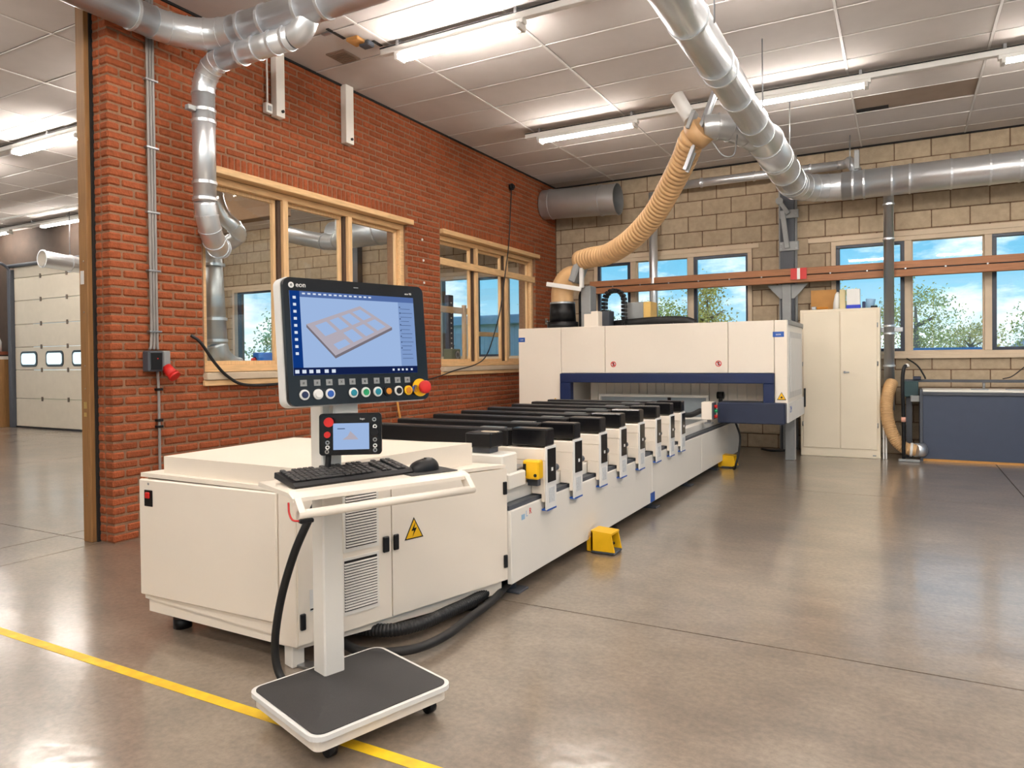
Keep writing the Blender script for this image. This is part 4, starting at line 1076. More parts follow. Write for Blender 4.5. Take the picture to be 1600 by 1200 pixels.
# handheld pendant hanging on the column
TP = local(-1.842, 2.09, 1.057, math.radians(36), math.radians(2))
pe = thing('handheld_pendant', 'small black handheld control pendant with screen and red stop, hung below the monitor', 'control pendant', (-1.842, 2.09, .97))
b = B(TP); b.prism([(p, 0, q) for p, q in rrect(.232, .158, .012, 5)], (0, .045, 0)); b.build('housing', black, pe)
b = B(TP); b.prism([(p, -.003, q) for p, q in rrect(.222, .148, .01, 5)], (0, .004, 0)); b.build('bezel', blackgloss, pe)
B(TP).box(-.064, .070, -.0042, -.003, -.058, .042).build('screen', scr_bg, pe)
B(TP).prism([(-.03, -.0047, -.02), (.03, -.0047, -.02), (.02, -.0047, -.008), (.0, -.0047, .012), (-.01, -.0047, -.006)], (0, .0004, 0)).build('screen_picture', scr_wood, pe)
B(TP).box(-.048, -.02, -.0047, -.0043, .02, .023).build('screen_text', scr_ink, pe)
text('logo', .01, TP @ Matrix(((1, 0, 0, .045), (0, 0, -1, -.0035), (0, 1, 0, .058), (0, 0, 0, 1))), white, 'lettering', pe)
b = B(TP); b.cyl((-.077, -.003, .048), (-.077, -.022, .048), .011, 14); b.cyl((-.077, -.022, .048), (-.077, -.034, .048), .018, 18); b.build('stop_button', red, pe)
B(TP).cyl((-.085, -.003, .0), (-.085, -.018, .0), .012, 14).build('key_switch', red, pe)
for (x, z, m) in ((-.085, -.03, steel), (-.085, -.048, white), (-.087, -.064, chrome), (.09, .055, chrome), (.092, .028, white), (.092, -.022, chrome), (.092, -.045, white), (.092, -.062, steel)):
    b = B(TP); b.ring((x, -.006, z), (0, 1, 0), .004, .008, .003, 14); b.build('selector_ring', m, pe)
B(TP).cyl((.09, -.003, .008), (.09, -.022, .008), .015, 16).build('jog_knob', black, pe)
b = B(TP); b.tube(smoothpath([(-.085, .02, -.078), (-.087, .02, -.11), (-.092, .025, -.15)], 5), .011, 10); b.build('cable_gland', rubber, pe)
B(TP).box(-.02, .02, .04, .075, -.02, .04, .003).build('hanging_hook', steel, pe)

# keyboard, mouse, pad
TK = local(-1.862, 2.086, .911, math.radians(70), math.radians(-7))
kb = thing('keyboard', 'black full size keyboard lying on the console shelf', 'keyboard', (-1.862, 2.086, .876))
b = B(TK); b.prism([(-.247, q, z) for q, z in ((-.085, -.014), (.085, -.014), (.085, .006), (.075, .01), (-.075, .006), (-.088, -.004))], (.494, 0, 0)); b.build('body', black, kb)
ks = B(TK)
for r in range(6):
    for c in range(21):
        if c in (15, 18) : continue
        if r == 0 and c % 5 == 1: continue
        if r == 5 and 3 < c < 9: continue
        x = -.235 + c * .0222; y = .062 - r * .0232; z = .009 + .003 * (y / .07)
        ks.obox((x + .01, y, z + .003), (.0095, .0098, .004), None, .0025)
ks.obox((-.235 + 6.3 * .0222, .062 - 5 * .0232, .009), (.055, .0098, .004), None, .002)
struct(ks.build('keys', keymat, kb), 'stuff')
mp_ = tag(B(TS).box(.225, .44, -.08, .12, z0, z0 + .0035, .001).build('mouse_pad', rubber), 'thin black mouse pad beside the keyboard on the console shelf', 'mouse pad')
ms = thing('computer_mouse', 'black computer mouse on the mouse pad', 'mouse', TS @ Vector((.335, .01, z0 + .0035)))
v = []; f = []
nu, nv = 14, 8
for i in range(nv + 1):
    for k in range(nu):
        a = 2 * math.pi * k / nu; e = math.pi / 2 * i / nv
        v.append((.335 + .068 * math.cos(a) * math.cos(e) ** .6, .01 + .042 * math.sin(a) * math.cos(e) ** .6, z0 + .0035 + .045 * math.sin(e) * (1 + .12 * math.cos(a))))
for i in range(nv):
    for k in range(nu): f.append((i * nu + k, i * nu + (k + 1) % nu, (i + 1) * nu + (k + 1) % nu, (i + 1) * nu + k))
b = B(TS); b.add(v, f, True); b.add(v[:nu], [list(range(nu))[::-1]]); b.build('mouse_shell', black, ms)
B(TS).box(.36, .375, .007, .013, z0 + .043, z0 + .051, .002).build('scroll_wheel', keymat, ms)
# cables of the console
tag(B().tube(smoothpath([(-2.06, 2.16, .80), (-2.10, 2.13, .7), (-2.15, 2.1, .57), (-2.22, 2.1, .40), (-2.26, 2.1, .25), (-2.27, 2.1, .14), (-2.25, 2.1, .06), (-2.2, 2.1, .03), (-2.12, 2.16, .03)], 7), .0165, 12).build('console_cable', rubber), 'thick black cable hanging from the console shelf to the floor', 'cable')
pc = TP @ Vector((-.092, .025, -.15))
tag(B().tube(smoothpath([pc, pc + Vector((-.02, .02, -.03)), (-1.99, 2.06, .86), (-2.05, 2.13, .8)], 6), .009, 8).build('pendant_cable', rubber), 'black pendant cable looping behind the keyboard', 'cable')
tag(B().tube(smoothpath([(-1.99, 3.6, .05), (-1.93, 3.3, .045), (-1.9, 3.0, .045), (-1.88, 2.75, .045), (-1.93, 2.56, .045), (-2.1, 2.45, .045), (-2.3, 2.5, .045)], 8), .021, 14).build('floor_hose', rubber), 'corrugated black hose on the floor under the electrical cabinet, outer one', 'hose')
hh = ribbed([(-2.05, 3.6, .06), (-2.0, 3.25, .06), (-2.02, 3.0, .06), (-2.05, 2.8, .06), (-2.15, 2.66, .06), (-2.4, 2.6, .06)], .031, .016, .1, 14)
tag(hh.build('corrugated_floor_hose', rubber), 'fat corrugated black hose on the floor under the electrical cabinet, inner one', 'hose')
# ============================================================ BACK OF THE HALL
cl_ = thing('steel_column', 'dark grey steel column with brace plates between the back windows', 'column', (-1.42, 10.88, 0))
B().box(-1.55, -1.3, 10.93, 10.965, 0, ZC, .003).build('column_flange', greypaint, cl_)
B().box(-1.52, -1.33, 10.86, 10.93, 0, ZC, .003).build('column_web', colgrey, cl_)
B().box(-1.53, -1.27, 10.83, 10.86, 2.84, 2.97, .004).build('lower_plate', greypaint, cl_)
B().box(-1.53, -1.27, 10.83, 10.86, 3.30, 3.42, .004).build('upper_plate', greypaint, cl_)
B().obox((-1.45, 10.81, 3.14), (.035, .02, .27), Matrix.Rotation(math.radians(-7), 3, 'Y'), .005).build('brace_arm', greypaint, cl_)
B().obox((-1.47, 10.81, 3.47), (.03, .02, .13), Matrix.Rotation(math.radians(-32), 3, 'Y'), .005).build('brace_head', greypaint, cl_)
B().cyl((-1.52, 10.78, 3.55), (-1.52, 10.83, 3.55), .05, 16).build('brace_eye', greypaint, cl_)
for x in (-1.5, -1.3):
    for z in (2.87, 2.94, 3.36): B().cyl((x, 10.82, z), (x, 10.83, z), .012, 8).build('bolt', steel, cl_)
b = B(); b.prism([(-1.70, 10.84, 2.36), (-1.15, 10.84, 2.36), (-1.33, 10.84, 2.16), (-1.52, 10.84, 2.16)], (0, .02, 0)); b.build('beam_seat', greypaint, cl_)
B().box(-1.49, -1.37, 10.80, 10.86, 0, 2.36, .004).build('front_channel', greypaint, cl_)
bm_ = thing('timber_beam', 'long orange pine beam running across the back wall windows', 'beam', (-1.4, 10.75, 2.36))
B().box(-4.55, 4.5, 10.70, 10.80, 2.37, 2.465, .004).build('lower_plank', woodx, bm_)
B().box(-4.40, 4.5, 10.71, 10.80, 2.475, 2.57, .004).build('upper_plank', woodx, bm_)
B().cyl((-4.4, 10.69, 2.47), (4.5, 10.69, 2.47), .006, 8).build('air_line', black, bm_)
x = -4.0
while x < 4.4:
    B().cyl((x, 10.683, 2.47), (x, 10.70, 2.47), .012, 8).build('pipe_clip', steel, bm_); x += .45
rm = thing('red_white_marker', 'small red and white striped plate on the timber beam', 'sign', (-1.25, 10.69, 2.41))
B().box(-1.36, -1.15, 10.678, 10.684, 2.41, 2.565).build('red_plate', red, rm)
B().box(-1.275, -1.235, 10.675, 10.678, 2.41, 2.565).build('white_stripe', white, rm)
# tall two door cabinet
tc_ = thing('tall_cabinet', 'tall cream two door steel cabinet against the back wall', 'cabinet', (-.72, 10.55, 0))
B().box(-1.2, -.24, 10.34, 10.8, 0, 1.955, .006).build('carcass', ivory, tc_)
for a, b_ in ((-1.165, -.715), (-.705, -.275)):
    d = B().box(a, b_, 10.325, 10.342, .115, 1.925, .004).build('door', ivory, tc_)
    if a > -1:
        B().cyl((-.655, 10.31, 1.12), (-.655, 10.325, 1.12), .016, 12).build('handle_rose', chrome, d)
        B().box(-.66, -.60, 10.305, 10.313, 1.112, 1.128, .003).build('handle', steel, d)
for x in (-1.17, -.27):
    for z in (.4, 1.2, 1.7): B().cyl((x, 10.33, z), (x, 10.33, z + .06), .008, 8).build('hinge', steel, tc_)
B().box(-.33, -.29, 10.338, 10.341, .03, .045).build('maker_plate', greypaint, tc_)
tp0 = 1.955
tag(B().box(-1.1, -.78, 10.72, 10.75, tp0, tp0 + .29).box(-1.1, -.78, 10.7, 10.72, tp0, tp0 + .03).build('brown_board', cardm), 'tan cardboard sheet leaning on the wall on top of the tall cabinet', 'board')
b = B(); b.tube([(-.76, 10.5, tp0), (-.76, 10.5, tp0 + .09), (-.75, 10.5, tp0 + .2), (-.745, 10.5, tp0 + .235)], [.045, .042, .03, .012], 14)
tag(b.build('white_spray_bottle', white), 'white plastic bottle on top of the tall cabinet', 'bottle')
bx_ = thing('storage_bin', 'white box with blue base on top of the tall cabinet', 'box', (-.55, 10.5, tp0))
B().box(-.64, -.47, 10.42, 10.58, tp0, tp0 + .05, .004).build('blue_base', mat('ultramarine', (20, 50, 190), .4), bx_)
B().box(-.635, -.475, 10.425, 10.575, tp0 + .05, tp0 + .26, .004).build('white_box', white, bx_)
B().box(-.72, -.65, 10.45, 10.52, tp0, tp0 + .26, .004).build('side_card', mat('cream_card', (225, 210, 165), .7), bx_)
gb = thing('goggles_case', 'blue and clear plastic tub at the right end of the cabinet top', 'tub', (-.38, 10.48, tp0))
B().cyl((-.36, 10.47, tp0), (-.35, 10.47, tp0 + .12), .045, 12, .06).build('clear_cup', mat('clear_blue', (150, 190, 225), .25), gb)
B().box(-.45, -.41, 10.44, 10.5, tp0, tp0 + .09, .006).build('navy_block', navy, gb)
B().box(-.35, -.27, 10.42, 10.5, tp0, tp0 + .03, .004).build('black_clip', black, gb)
sc_ = thing('clamp_tool', 'orange handled metal clamp lying on the left front edge of the cabinet top', 'tool', (-1.02, 10.4, tp0))
B().box(-1.06, -1.0, 10.36, 10.42, tp0 - .0, tp0 + .045, .008).build('clamp_head', steel, sc_)
B().cyl((-1.0, 10.4, tp0 + .022), (-.86, 10.42, tp0 + .022), .015, 10).build('clamp_handle', orange, sc_)
# slate bench and the frame behind it
bn = thing('slate_bench', 'dark slate grey bench panel unit on the floor at the right', 'bench', (1.6, 10.7, 0))
B().box(.235, 4.0, 10.38, 10.42, .03, .86, .004).build('front_panel', slate, bn)
B().box(.235, 4.0, 10.37, 10.9, .87, .9, .004).build('bench_top', cream2, bn)
B().box(.235, 4.0, 10.36, 10.38, .83, .87, .003).build('edge_strip', colgrey, bn)
B().box(.2, .235, 10.37, 10.9, 0, .9, .004).build('end_panel', colgrey, bn)
B().box(.24, 4.0, 10.385, 10.43, 0, .03).build('floor_strip', cardm, bn)
for x in (.75, 1.1): B().box(x, x + .18, 10.4, 10.43, .9, .915, .003).build('steel_stop', steel, bn)
fn = thing('fence_rail', 'long dark machine fence rail standing behind the slate bench', 'rail', (1.8, 10.8, .9))
B().box(.0, 4.0, 10.6, 10.66, .985, 1.02, .004).build('rail_bar', colgrey, fn)
B().box(.0, .19, 10.5, 10.72, .80, 1.0, .008).build('rail_head', mat('dark_green_paint', (38, 66, 70), .5), fn)
B().box(.1, .2, 10.42, 10.5, .74, .82, .006).build('clamp_block', greypaint, fn)
B().box(.13, .22, 10.55, 10.66, 1.02, 1.06, .004).build('rail_cap', navydark, fn)
B().box(.05, .12, 10.58, 10.66, 0, .80, .004).build('rail_leg', colgrey, fn)
for x in (.9, 1.8, 2.7): B().cyl((x, 10.63, .9), (x, 10.63, .985), .015, 8).build('rail_post', steel, fn)
h2 = thing('floor_ribbed_hose', 'tan ribbed hose curving down to the floor between tall cabinet and slate bench', 'hose', (0, 10.3, 0))
ribbed([(-.11, 10.5, .98), (-.14, 10.4, .9), (-.17, 10.32, .7), (-.15, 10.3, .48), (-.08, 10.3, .28), (.03, 10.3, .165), (.16, 10.3, .14)], .075, .022, .06, 18).build('ribbed_tube', hosetan, h2)
B().cyl((.09, 10.3, .145), (.12, 10.3, .142), .088, 18).build('hose_clamp', white, h2)
B().cyl((.14, 10.3, .14), (.235, 10.38, .14), .085, 18).build('end_collar', galv, h2)
bp_ = thing('push_bar', 'black curved stand rod with white knob leaning beside the tan hose', 'rod', (.0, 10.25, 0))
B().tube(smoothpath([(.02, 10.2, .04), (.02, 10.2, .5), (.01, 10.2, 1.0), (.03, 10.22, 1.18), (.06, 10.25, 1.2)], 6), .022, 10).build('rod', black, bp_)
B().dome((.06, 10.25, 1.19), Z, .03, .04).build('white_knob', white, bp_)
B().cyl((.02, 10.2, .5), (.02, 10.2, .56), .028, 10).build('orange_band', mat('salmon_band', (230, 170, 150), .5), bp_)
B().box(-.04, .2, 10.17, 10.23, 0, .035, .008).build('floor_foot', greypaint, bp_)
sk = thing('leaning_board', 'thin white slat leaning against the right side of the tall cabinet', 'slat', (-.21, 10.36, 0))
B().box(-.215, -.195, 10.34, 10.40, 0, .78, .003).build('slat_front', white, sk)
B().box(-.185, -.165, 10.36, 10.42, 0, .72, .003).build('slat_back', white, sk)
tag(B().tube(smoothpath([(.05, 10.94, 1.3), (.18, 10.8, 1.2), (.25, 10.66, 1.08), (.27, 10.63, 1.03)], 5), .01, 8).build('bench_cable', rubber), 'black cable from the window sill down to the fence rail', 'cable')
tag(B().tube(smoothpath([(1.5, 10.95, 1.3), (1.35, 10.85, 1.18), (1.2, 10.72, 1.06), (1.1, 10.66, 1.03)], 5), .007, 8).build('bench_wire', rubber), 'thin black wire slanting down to the fence rail at right', 'cable')
tag(B().tube(smoothpath([(-1.7, 8.55, .57), (-1.66, 8.6, .4), (-1.68, 8.6, .2), (-1.72, 8.6, .04), (-1.8, 8.9, .01)], 6), .012, 8).build('gantry_drop_cable', rubber), 'black cable hanging from the dark blue gantry skirt to the floor', 'cable')
tag(B().tube(smoothpath([(-1.75, 10.6, .025), (-1.6, 10.5, .02), (-1.4, 10.55, .03), (-1.3, 10.7, .05)], 6), .016, 8).build('wall_floor_cable', rubber), 'black cable lying along the foot of the back wall under the gantry', 'cable')

# ============================================================ FOOT PEDALS, FLOOR LINE
def pedal(x, y, label):
    t = thing('foot_pedal', label, 'foot pedal', (x, y, 0), 'yellow foot pedals beside the machine bed')
    x0, x1, y0, y1 = x - .085, x + .085, y - .075, y + .075
    B().box(x0, x1, y0, y1, .004, .022, .004).build('base', colgrey, t)
    b = B(); b.prism([(x0, y0, .02), (x1, y0, .02), (x1 - .025, y0, .135), (x0 + .0, y0, .145)], (0, .012, 0)); b.prism([(x0, y1, .02), (x1, y1, .02), (x1 - .025, y1, .135), (x0, y1, .145)], (0, -.012, 0))
    b.prism([(x0, y0, .145), (x1 - .02, y0, .135), (x1 - .02, y0, .147), (x0, y0, .157)], (0, y1 - y0, 0)); b.box(x0, x0 + .012, y0, y1, .02, .15)
    b.build('guard', yellow, t)
    B().obox((x - .01, y, .045), (.055, .05, .008), Matrix.Rotation(math.radians(-14), 3, 'Y'), .003).build('treadle', black, t)
    B().box(x0 - .045, x0, y - .05, y + .05, .004, .1, .006).build('rear_housing', yellow, t)
    return t
pedal(-1.79, 4.62, 'yellow foot pedal beside the middle of the machine bed, nearest one')
pedal(-1.83, 8.85, 'yellow foot pedal near the gantry at the far end of the bed')
b = B(); b.box(-9.5, 4.5, 1.875, 1.925, .0004, .0016); ln = b.build('floor_marking', linem); tag(ln, 'worn yellow painted line across the concrete floor', 'floor marking')

# ============================================================ ON THE BRICK WALL
cd = thing('conduit_run', 'three grey conduits running up the brick wall beside the corner', 'conduit', (XW, 3.54, 1.4))
for k in range(3):
    B().tube(smoothpath([(XW + .022, 3.52 + k * .024, ZC), (XW + .022, 3.52 + k * .024, 2.5), (XW + .022, 3.52 + k * .024, 1.56), (XW + .022, 3.50 + k * .036, 1.44)], 3), .0105, 10).build('conduit_pipe', conduitm, cd)
for z in (3.52, 3.0, 2.5, 2.05, 1.58):
    B().box(XW, XW + .04, 3.495, 3.60, z - .007, z + .007, .002).build('pipe_clip', steel, cd)
jb = thing('junction_box', 'dark grey junction box at the foot of the conduits', 'junction box', (XW + .05, 3.5, 1.28))
B().box(XW + .004, XW + .085, 3.45, 3.575, 1.27, 1.43, .01).build('box', colgrey, jb)
B().box(XW + .085, XW + .092, 3.465, 3.56, 1.285, 1.415, .003).build('cover', black, jb)
B().cyl((XW + .092, 3.52, 1.37), (XW + .096, 3.52, 1.37), .005, 8).build('indicator', red, jb)
so = thing('power_socket', 'red industrial power socket beside the junction box on the brick wall', 'socket', (XW + .04, 3.62, 1.2))
B().box(XW + .004, XW + .07, 3.585, 3.65, 1.29, 1.43, .008).build('back_box', greypaint, so)
B().cyl((XW + .05, 3.62, 1.3), (XW + .11, 3.64, 1.24), .04, 16).build('socket_body', red, so)
B().cyl((XW + .108, 3.64, 1.242), (XW + .125, 3.645, 1.225), .046, 16).build('socket_lid', red, so)
lc = thing('wall_cable', 'grey cable running down the brick wall below the junction box', 'cable', (XW + .02, 3.56, 0))
B().tube(smoothpath([(XW + .03, 3.56, 1.27), (XW + .02, 3.575, 1.1), (XW + .02, 3.575, .6), (XW + .02, 3.575, .05)], 4), .011, 8).build('cable_run', conduitm, lc)
for z in (1.12, .88, .83): B().box(XW, XW + .04, 3.55, 3.6, z, z + .02, .003).build('cable_clip', black, lc)
w1 = thing('wall_trunking', 'white vertical cable trunking high on the brick wall, left one beside the duct', 'cable trunking', (XW + .04, 4.83, 3.6), 'white trunkings high on the brick wall')
B().box(XW + .002, XW + .075, 4.77, 4.875, 3.6, ZC - .004, .004).build('cover', cream2, w1)
B().cyl((XW + .075, 4.84, 3.655), (XW + .09, 4.84, 3.655), .014, 10).build('knob', black, w1)
w2 = thing('wall_trunking', 'white vertical cable trunking high on the brick wall, right one standing alone', 'cable trunking', (XW + .04, 5.77, 3.6), 'white trunkings high on the brick wall')
B().box(XW + .002, XW + .075, 5.71, 5.83, 3.6, ZC - .004, .004).build('cover', cream2, w2)
B().cyl((XW + .075, 5.79, 3.65), (XW + .09, 5.79, 3.65), .014, 10).build('knob', black, w2)
ws = thing('wall_switch', 'small white switch with thin conduit beside the left wall trunking', 'switch', (XW + .02, 4.7, 3.6))
B().box(XW + .002, XW + .05, 4.67, 4.75, 3.61, 3.70, .005).build('switch_box', white, ws)
B().box(XW + .05, XW + .056, 4.69, 4.73, 3.63, 3.675, .002).build('rocker', greypaint, ws)
B().cyl((XW + .02, 4.71, 3.7), (XW + .02, 4.71, ZC), .009, 8).build('conduit_pipe', white, ws)
tag(B().tube(smoothpath([(XW + .02, 3.87, 1.56), (XW + .06, 3.93, 1.5), (XW + .07, 4.05, 1.34), (XW + .07, 4.18, 1.22), (XW + .08, 4.35, 1.14), (XW + .08, 4.7, 1.13), (XW + .04, 5.2, 1.16)], 7), .013, 10).build('black_wall_cable', rubber), 'black cable looping from the brick wall under the first inner window', 'cable')
tag(B().tube(smoothpath([(XW + .03, 6.9, 1.08), (XW + .05, 7.3, 1.12), (XW + .075, 7.7, 1.2), (XW + .08, 8.2, 1.27), (XW + .08, 8.5, 1.4), (XW + .06, 8.78, 1.75), (XW + .06, 8.95, 2.1), (XW + .06, 9.12, 2.7), (XW + .07, 9.2, 3.1), (XW + .03, 9.37, 3.95)], 6), .008, 8).build('hanging_wire', rubber), 'thin dark wire hanging across the second inner window from the ceiling', 'cable')
tag(B().cyl((XW + .005, 9.37, 3.9), (XW + .05, 9.37, 3.9), .05, 14).cyl((XW + .05, 9.37, 3.9), (XW + .07, 9.37, 3.9), .03, 12).build('wall_sensor', black), 'small black sensor high on the brick wall near the far corner', 'sensor')
tag(B().cyl((XW + .16, 6.62, .0), (XW + .03, 6.5, 1.1), .012, 8).cyl((XW + .165, 6.625, 0), (XW + .158, 6.617, .06), .02, 8).build('yellow_rod', mat('ochre_wood', (200, 140, 60), .6)), 'thin ochre rod leaning on the brick wall behind the machine', 'rod')
for (y, z, lb) in ((7.12, 2.80, 'top'), (7.14, 2.55, 'middle'), (7.15, 2.28, 'lowest')):
    tag(B().cyl((XW, y, z), (XW + .012, y, z), .014, 10).dome((XW + .012, y, z), X, .009, .005).build('wall_plug', white), 'white wall plug in the brick pier between the inner windows, %s of three' % lb, 'wall plug', 'white plugs between the inner windows')
tag(B().cyl((XW + .004, 10.55, 1.95), (XW + .1, 10.55, 1.95), .018, 10).cyl((XW + .1, 10.55, 1.95), (XW + .13, 10.55, 1.95), .03, 12).box(XW, XW + .01, 10.5, 10.6, 1.9, 2.0).build('wall_tap', chrome), 'small chrome fitting on the brick wall near the far corner', 'wall fitting')

# ============================================================ IN THE INNER WINDOWS
wz = O1[2] + .1
tag(B().box(-5.34, -5.25, 4.72, 4.94, wz, wz + .1, .006).build('blue_box', mat('bright_blue_card', (40, 110, 200), .5)), 'small blue box on the sill of the first inner window', 'box')
tag(B().cyl((-5.31, 4.72, wz + .03), (-5.31, 4.86, wz + .03), .03, 14).cyl((-5.31, 4.69, wz + .03), (-5.31, 4.72, wz + .03), .02, 12).build('red_canister', red), 'red cylinder lying left on the sill of the first inner window', 'canister')
tag(B().cyl((-5.32, 4.86, wz), (-5.32, 4.86, wz + .075), .055, 18).cyl((-5.32, 4.86, wz + .075), (-5.32, 4.86, wz + .085), .045, 18).build('brown_tin', mat('brown_lacquer', (120, 66, 40), .4)), 'round brown tin on the sill of the first inner window', 'tin')
tag(B().cyl((-5.33, 4.96, wz + .035), (-5.33, 5.16, wz + .035), .034, 14).cyl((-5.33, 5.16, wz + .035), (-5.33, 5.2, wz + .035), .02, 12).build('red_tool_grip', red), 'red cylinder lying right on the sill of the first inner window', 'tool')
tag(B().tube([(-5.3, 5.06, wz), (-5.3, 5.06, wz + .27)], .045, 16).build('cardboard_tube', cardm), 'upright cardboard tube on the sill of the first inner window', 'tube')
tag(B().box(-5.3, -5.24, 4.92, 5.0, wz, wz + .1, .01).cyl((-5.27, 4.96, wz + .1), (-5.27, 4.96, wz + .12), .02, 10).build('orange_bottle', mat('orange_plastic', (230, 120, 40), .4)), 'orange bottle on the sill of the first inner window', 'bottle')
vi = thing('bench_motor', 'small olive bench motor with round boss on the sill of the second inner window', 'motor', (-5.33, 8.1, wz))
B().box(-5.40, -5.26, 7.98, 8.2, wz, wz + .16, .01).build('motor_body', olive, vi)
B().cyl((-5.26, 8.11, wz + .08), (-5.252, 8.11, wz + .08), .055, 18).build('boss', colgrey, vi)
B().ring((-5.25, 8.11, wz + .08), X, .03, .055, .002, 18).build('boss_ring', steel, vi)
B().cyl((-5.33, 8.12, wz + .16), (-5.33, 8.12, wz + .2), .012, 8).build('knob_stem', black, vi)
B().dome((-5.33, 8.12, wz + .2), Z, .02, .02).build('knob', black, vi)
fs_ = thing('timber_stack', 'pale timber battens and clamps standing behind the second inner window', 'timber', (-5.7, 9.0, 0))
B().box(-5.75, -5.7, 9.0, 9.06, 0, 2.15, .003).build('batten', woodz, fs_)
B().box(-5.75, -5.7, 9.25, 9.34, 0, 2.25, .003).build('batten', woodz, fs_)
B().box(-5.78, -5.73, 8.35, 9.4, 2.02, 2.11, .003).build('batten', wood, fs_)
B().box(-5.78, -5.73, 9.35, 10.2, 1.7, 1.77, .003).build('batten', wood, fs_)
B().box(-5.8, -5.7, 8.28, 8.36, 1.9, 2.25, .003).build('clamp_jaw', mat('clamp_wood', (196, 150, 110), .6), fs_)
B().box(-5.8, -5.7, 8.15, 8.28, 2.05, 2.12, .003).build('clamp_jaw', MATS['clamp_wood'], fs_)
rk = thing('rack_upright', 'dark perforated rack upright behind the second inner window', 'rack', (-5.9, 9.0, 0))
B().box(-5.95, -5.88, 8.85, 8.98, 0, 2.3, .003).build('upright', navydark, rk)
sl = B()
for k in range(18): sl.box(-5.879, -5.876, 8.90, 8.93, .9 + k * .075, .92 + k * .075)
struct(sl.build('slots', white, rk), 'stuff')

# ============================================================ CEILING DETAILS
cg = thing('ceiling_grille', 'small brown grille in a ceiling tile above the brick wall', 'grille', (-4.6, 5.2, ZC - .01))
B().box(-4.72, -4.5, 5.08, 5.32, ZC - .008, ZC + .003, .002).build('frame', mat('grille_brown', (130, 112, 98), .6), cg)
for k in range(7): B().box(-4.70, -4.52, 5.10 + k * .03, 5.115 + k * .03, ZC - .013, ZC - .008).build('slat', MATS['grille_brown'], cg)
ch_ = thing('open_ceiling_box', 'broken ceiling corner with loose brown fitting beside the front light rail', 'ceiling fitting', (-4.25, 4.98, ZC - .03))
B().box(-4.33, -4.2, 4.92, 5.06, ZC - .03, ZC + .003, .006).build('brown_fitting', cardm, ch_)
B().box(-4.27, -4.16, 5.02, 5.11, ZC - .05, ZC - .003, .008).build('dark_fitting', colgrey, ch_)
B().box(-4.45, -4.36, 4.74, 4.78, ZC - .012, ZC + .003).build('bright_clip', steel, ch_)
B().box(-4.36, -4.33, 4.70, 4.92, ZC - .005, ZC + .003).build('gap', dark, ch_)
B().box(-4.17, -4.14, 5.08, 5.2, ZC - .005, ZC + .003).build('gap', dark, ch_)
# hanger of the back duct
hg = thing('duct_hanger', 'grey hanger bracket holding the duct at the back wall', 'bracket', (-.48, 10.2, 3.7))
B().box(-.53, -.47, 10.3, 10.36, 3.76, 4.0, .004).build('hanger_plate', greypaint, hg)
B().cyl((-.58, 10.33, 3.78), (-.58, 10.33, ZC), .008, 8).build('rod', steel, hg)

# ============================================================ ANNEX FAR LEFT
B_ = thing('annex_shelf', 'dark wooden shelf with white bottle at the far left beside the gate', 'shelf', (-18.0, 8.2, 0))
B().box(-18.6, -16.9, 8.0, 8.38, 1.55, 1.62, .004).build('shelf_board', mat('red_brown_board', (130, 70, 48), .6), B_)
B().box(-18.6, -16.95, 8.05, 8.38, 1.45, 1.52, .004).build('lower_board', cream2, B_)
B().box(-17.0, -16.85, 8.1, 8.38, 0, 1.45, .004).build('upright', trimwood, B_)
B().box(-17.9, -17.35, 8.2, 8.38, 0, 1.4, .004).build('dark_door', black, B_)
tag(B().tube([(-17.05, 8.2, 1.62), (-17.05, 8.2, 1.82), (-17.05, 8.2, 1.92)], [.08, .08, .04], 12).build('white_jug', white), 'white jug on the dark shelf at the far left', 'jug')

# ============================================================ OUTSIDE
struct(sbox('ground_outside', grass, -45, 45, 11.3, 90, -.3, -.1))
def tree(x, y, h_, r, m, label, seed, shape='cone'):
    rnd = random.Random(seed)
    t = thing('tree', label, 'tree', (x, y, -.1), 'trees outside the back windows')
    B().tube([(x, y, -.1), (x + .05, y, h_ * .4), (x, y, h_ * .92)], [.09 * r + .08, .05 * r + .05, .02], 10).build('trunk', bark, t)
    br = B()
    for k in range(9):
        a = rnd.uniform(0, 6.28); z = h_ * rnd.uniform(.25, .8); L = r * rnd.uniform(.5, .85) * (1.1 - z / h_ * .6)
        br.tube([(x, y, z), (x + L * .6 * math.cos(a), y + L * .6 * math.sin(a), z + L * .25), (x + L * math.cos(a), y + L * math.sin(a), z + L * .45)], [.05, .03, .01], 6)
    br.build('branches', bark, t)
    lf = B(); n = 5200
    clus = []
    for k in range(44):
        z = rnd.uniform(.18, 1.0)
        rr = r * (1.12 - z) if shape == 'cone' else r * math.sqrt(max(.05, 1 - (2 * z - 1.05) ** 2))
        a = rnd.uniform(0, 6.28); q = rr * math.sqrt(rnd.uniform(.1, 1))
        clus.append((x + q * math.cos(a), y + q * math.sin(a), z * h_, rnd.uniform(.22, .42) * (r / 1.6)))
    for k in range(n):
        c = rnd.choice(clus); p = Vector((c[0] + rnd.gauss(0, c[3]), c[1] + rnd.gauss(0, c[3]), c[2] + rnd.gauss(0, c[3] * .7)))
        s_ = rnd.uniform(.035, .08) * (r / 1.6)
        u = Vector((rnd.uniform(-1, 1), rnd.uniform(-1, 1), rnd.uniform(-1, 1))).normalized(); v_ = u.orthogonal().normalized()
        lf.add([p - u * s_, p + v_ * s_ * .6, p + u * s_, p - v_ * s_ * .6], [(0, 1, 2, 3)])
    struct(lf.build('foliage', m, t), 'stuff')
tree(-5.9, 25, 3.7, 1.35, greenm3, 'golden conical tree outside, in the right pane of the left back window', 1)
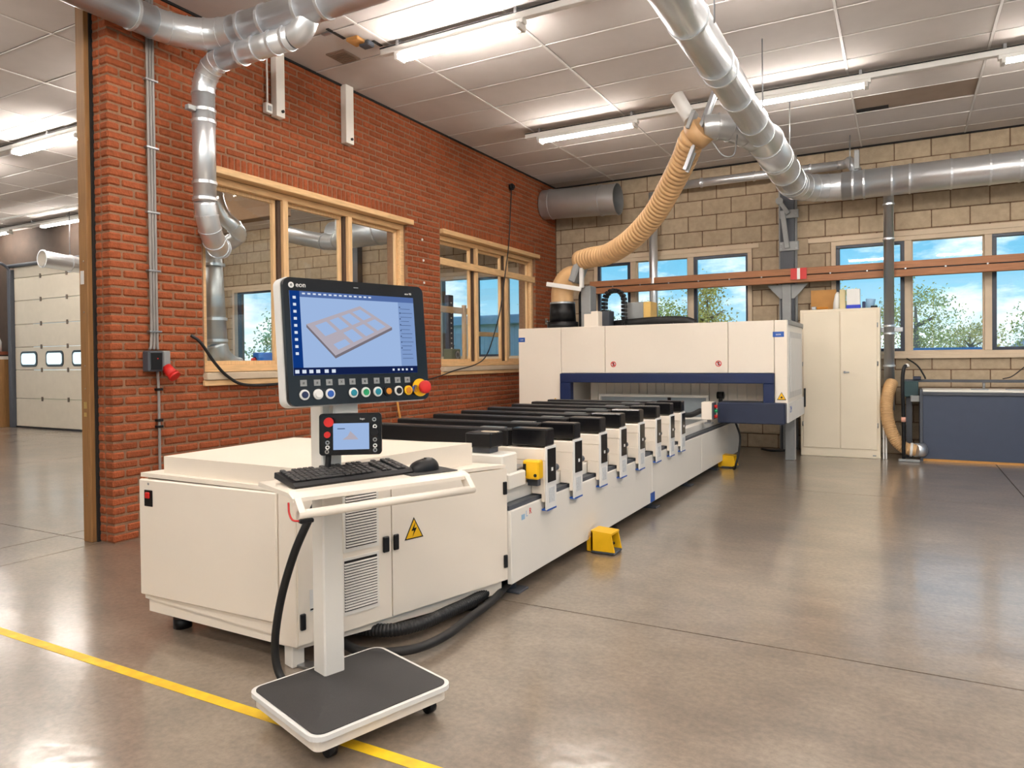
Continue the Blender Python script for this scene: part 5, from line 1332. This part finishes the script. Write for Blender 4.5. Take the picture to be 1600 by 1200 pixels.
tree(-8.6, 22, 2.5, 1.1, greenm2, 'green bushy tree outside, in the middle pane of the left back window', 2, 'round')
tree(-12.6, 30, 3.6, 1.5, greenm2, 'tall pale tree outside, behind the gantry hose', 3)
tree(.35, 23.5, 3.1, 1.1, greenm, 'yellow green tree outside, left in the middle pane of the right window', 4, 'round')
tree(-2.2, 27, 3.4, 1.3, greenm, 'yellow green tree outside, behind the vertical duct', 5, 'round')
tree(2.2, 31, 2.3, 1.2, greenm3, 'low golden tree outside, right in the middle pane', 6, 'round')
tree(3.9, 24.5, 2.9, 1.2, greenm, 'leafy tree outside at the right edge of the right window', 7, 'round')
tree(-20.5, 27, 3.6, 1.7, greenm, 'yellow tree outside, seen through the first inner window', 8, 'round')
tree(-24.5, 24, 3.4, 1.7, greenm2, 'pale green tree outside, far left through the first inner window', 9, 'round')
tree(-15.8, 34, 4.4, 1.8, greenm2, 'broad tree outside behind the pale blue shed, left', 10, 'round')
tree(-11.2, 37, 4.0, 1.8, greenm, 'broad tree outside behind the pale blue shed, right', 11, 'round')
sh_ = thing('blue_shed', 'pale blue clad shed outside, seen through the second inner window', 'shed', (-11.3, 18.5, -.1))
B().box(-13.2, -9.2, 18, 20.5, -.1, 2.35, .01).build('shed_wall', shedm, sh_)
for k in range(20): B().box(-13.15 + k * .2, -13.12 + k * .2, 17.985, 18, -.1, 2.3).build('cladding_rib', shedm, sh_)
B().box(-13.35, -9.05, 17.85, 20.65, 2.35, 2.62, .02).build('roof', shedroof, sh_)
bt = thing('blue_canopy', 'low bright blue canopy outside below the middle pane of the right window', 'canopy', (.9, 20, -.1))
b = B(); b.prism([(.15, 19, 1.36), (1.75, 19, 1.36), (1.55, 19, 1.5), (.25, 19, 1.5)], (0, 2.0, 0)); b.build('canopy_roof', tarpm, bt)
for x in (.25, 1.65):
    for y in (19.1, 20.9): B().cyl((x, y, -.1), (x, y, 1.36), .04, 8).build('canopy_post', white, bt)
hs_ = thing('far_house', 'pale house with grey pitched roof outside at the right edge', 'house', (6.6, 38, -.1))
B().box(4.8, 9.4, 37, 42, -.1, 1.6).build('house_wall', white, hs_)
b = B(); b.prism([(4.5, 36.7, 1.6), (9.7, 36.7, 1.6), (7.1, 36.7, 3.4)], (0, 5.6, 0)); b.build('roof', greypaint, hs_)
B().box(5.6, 6.3, 36.97, 37, .4, 1.2).build('window', navydark, hs_)
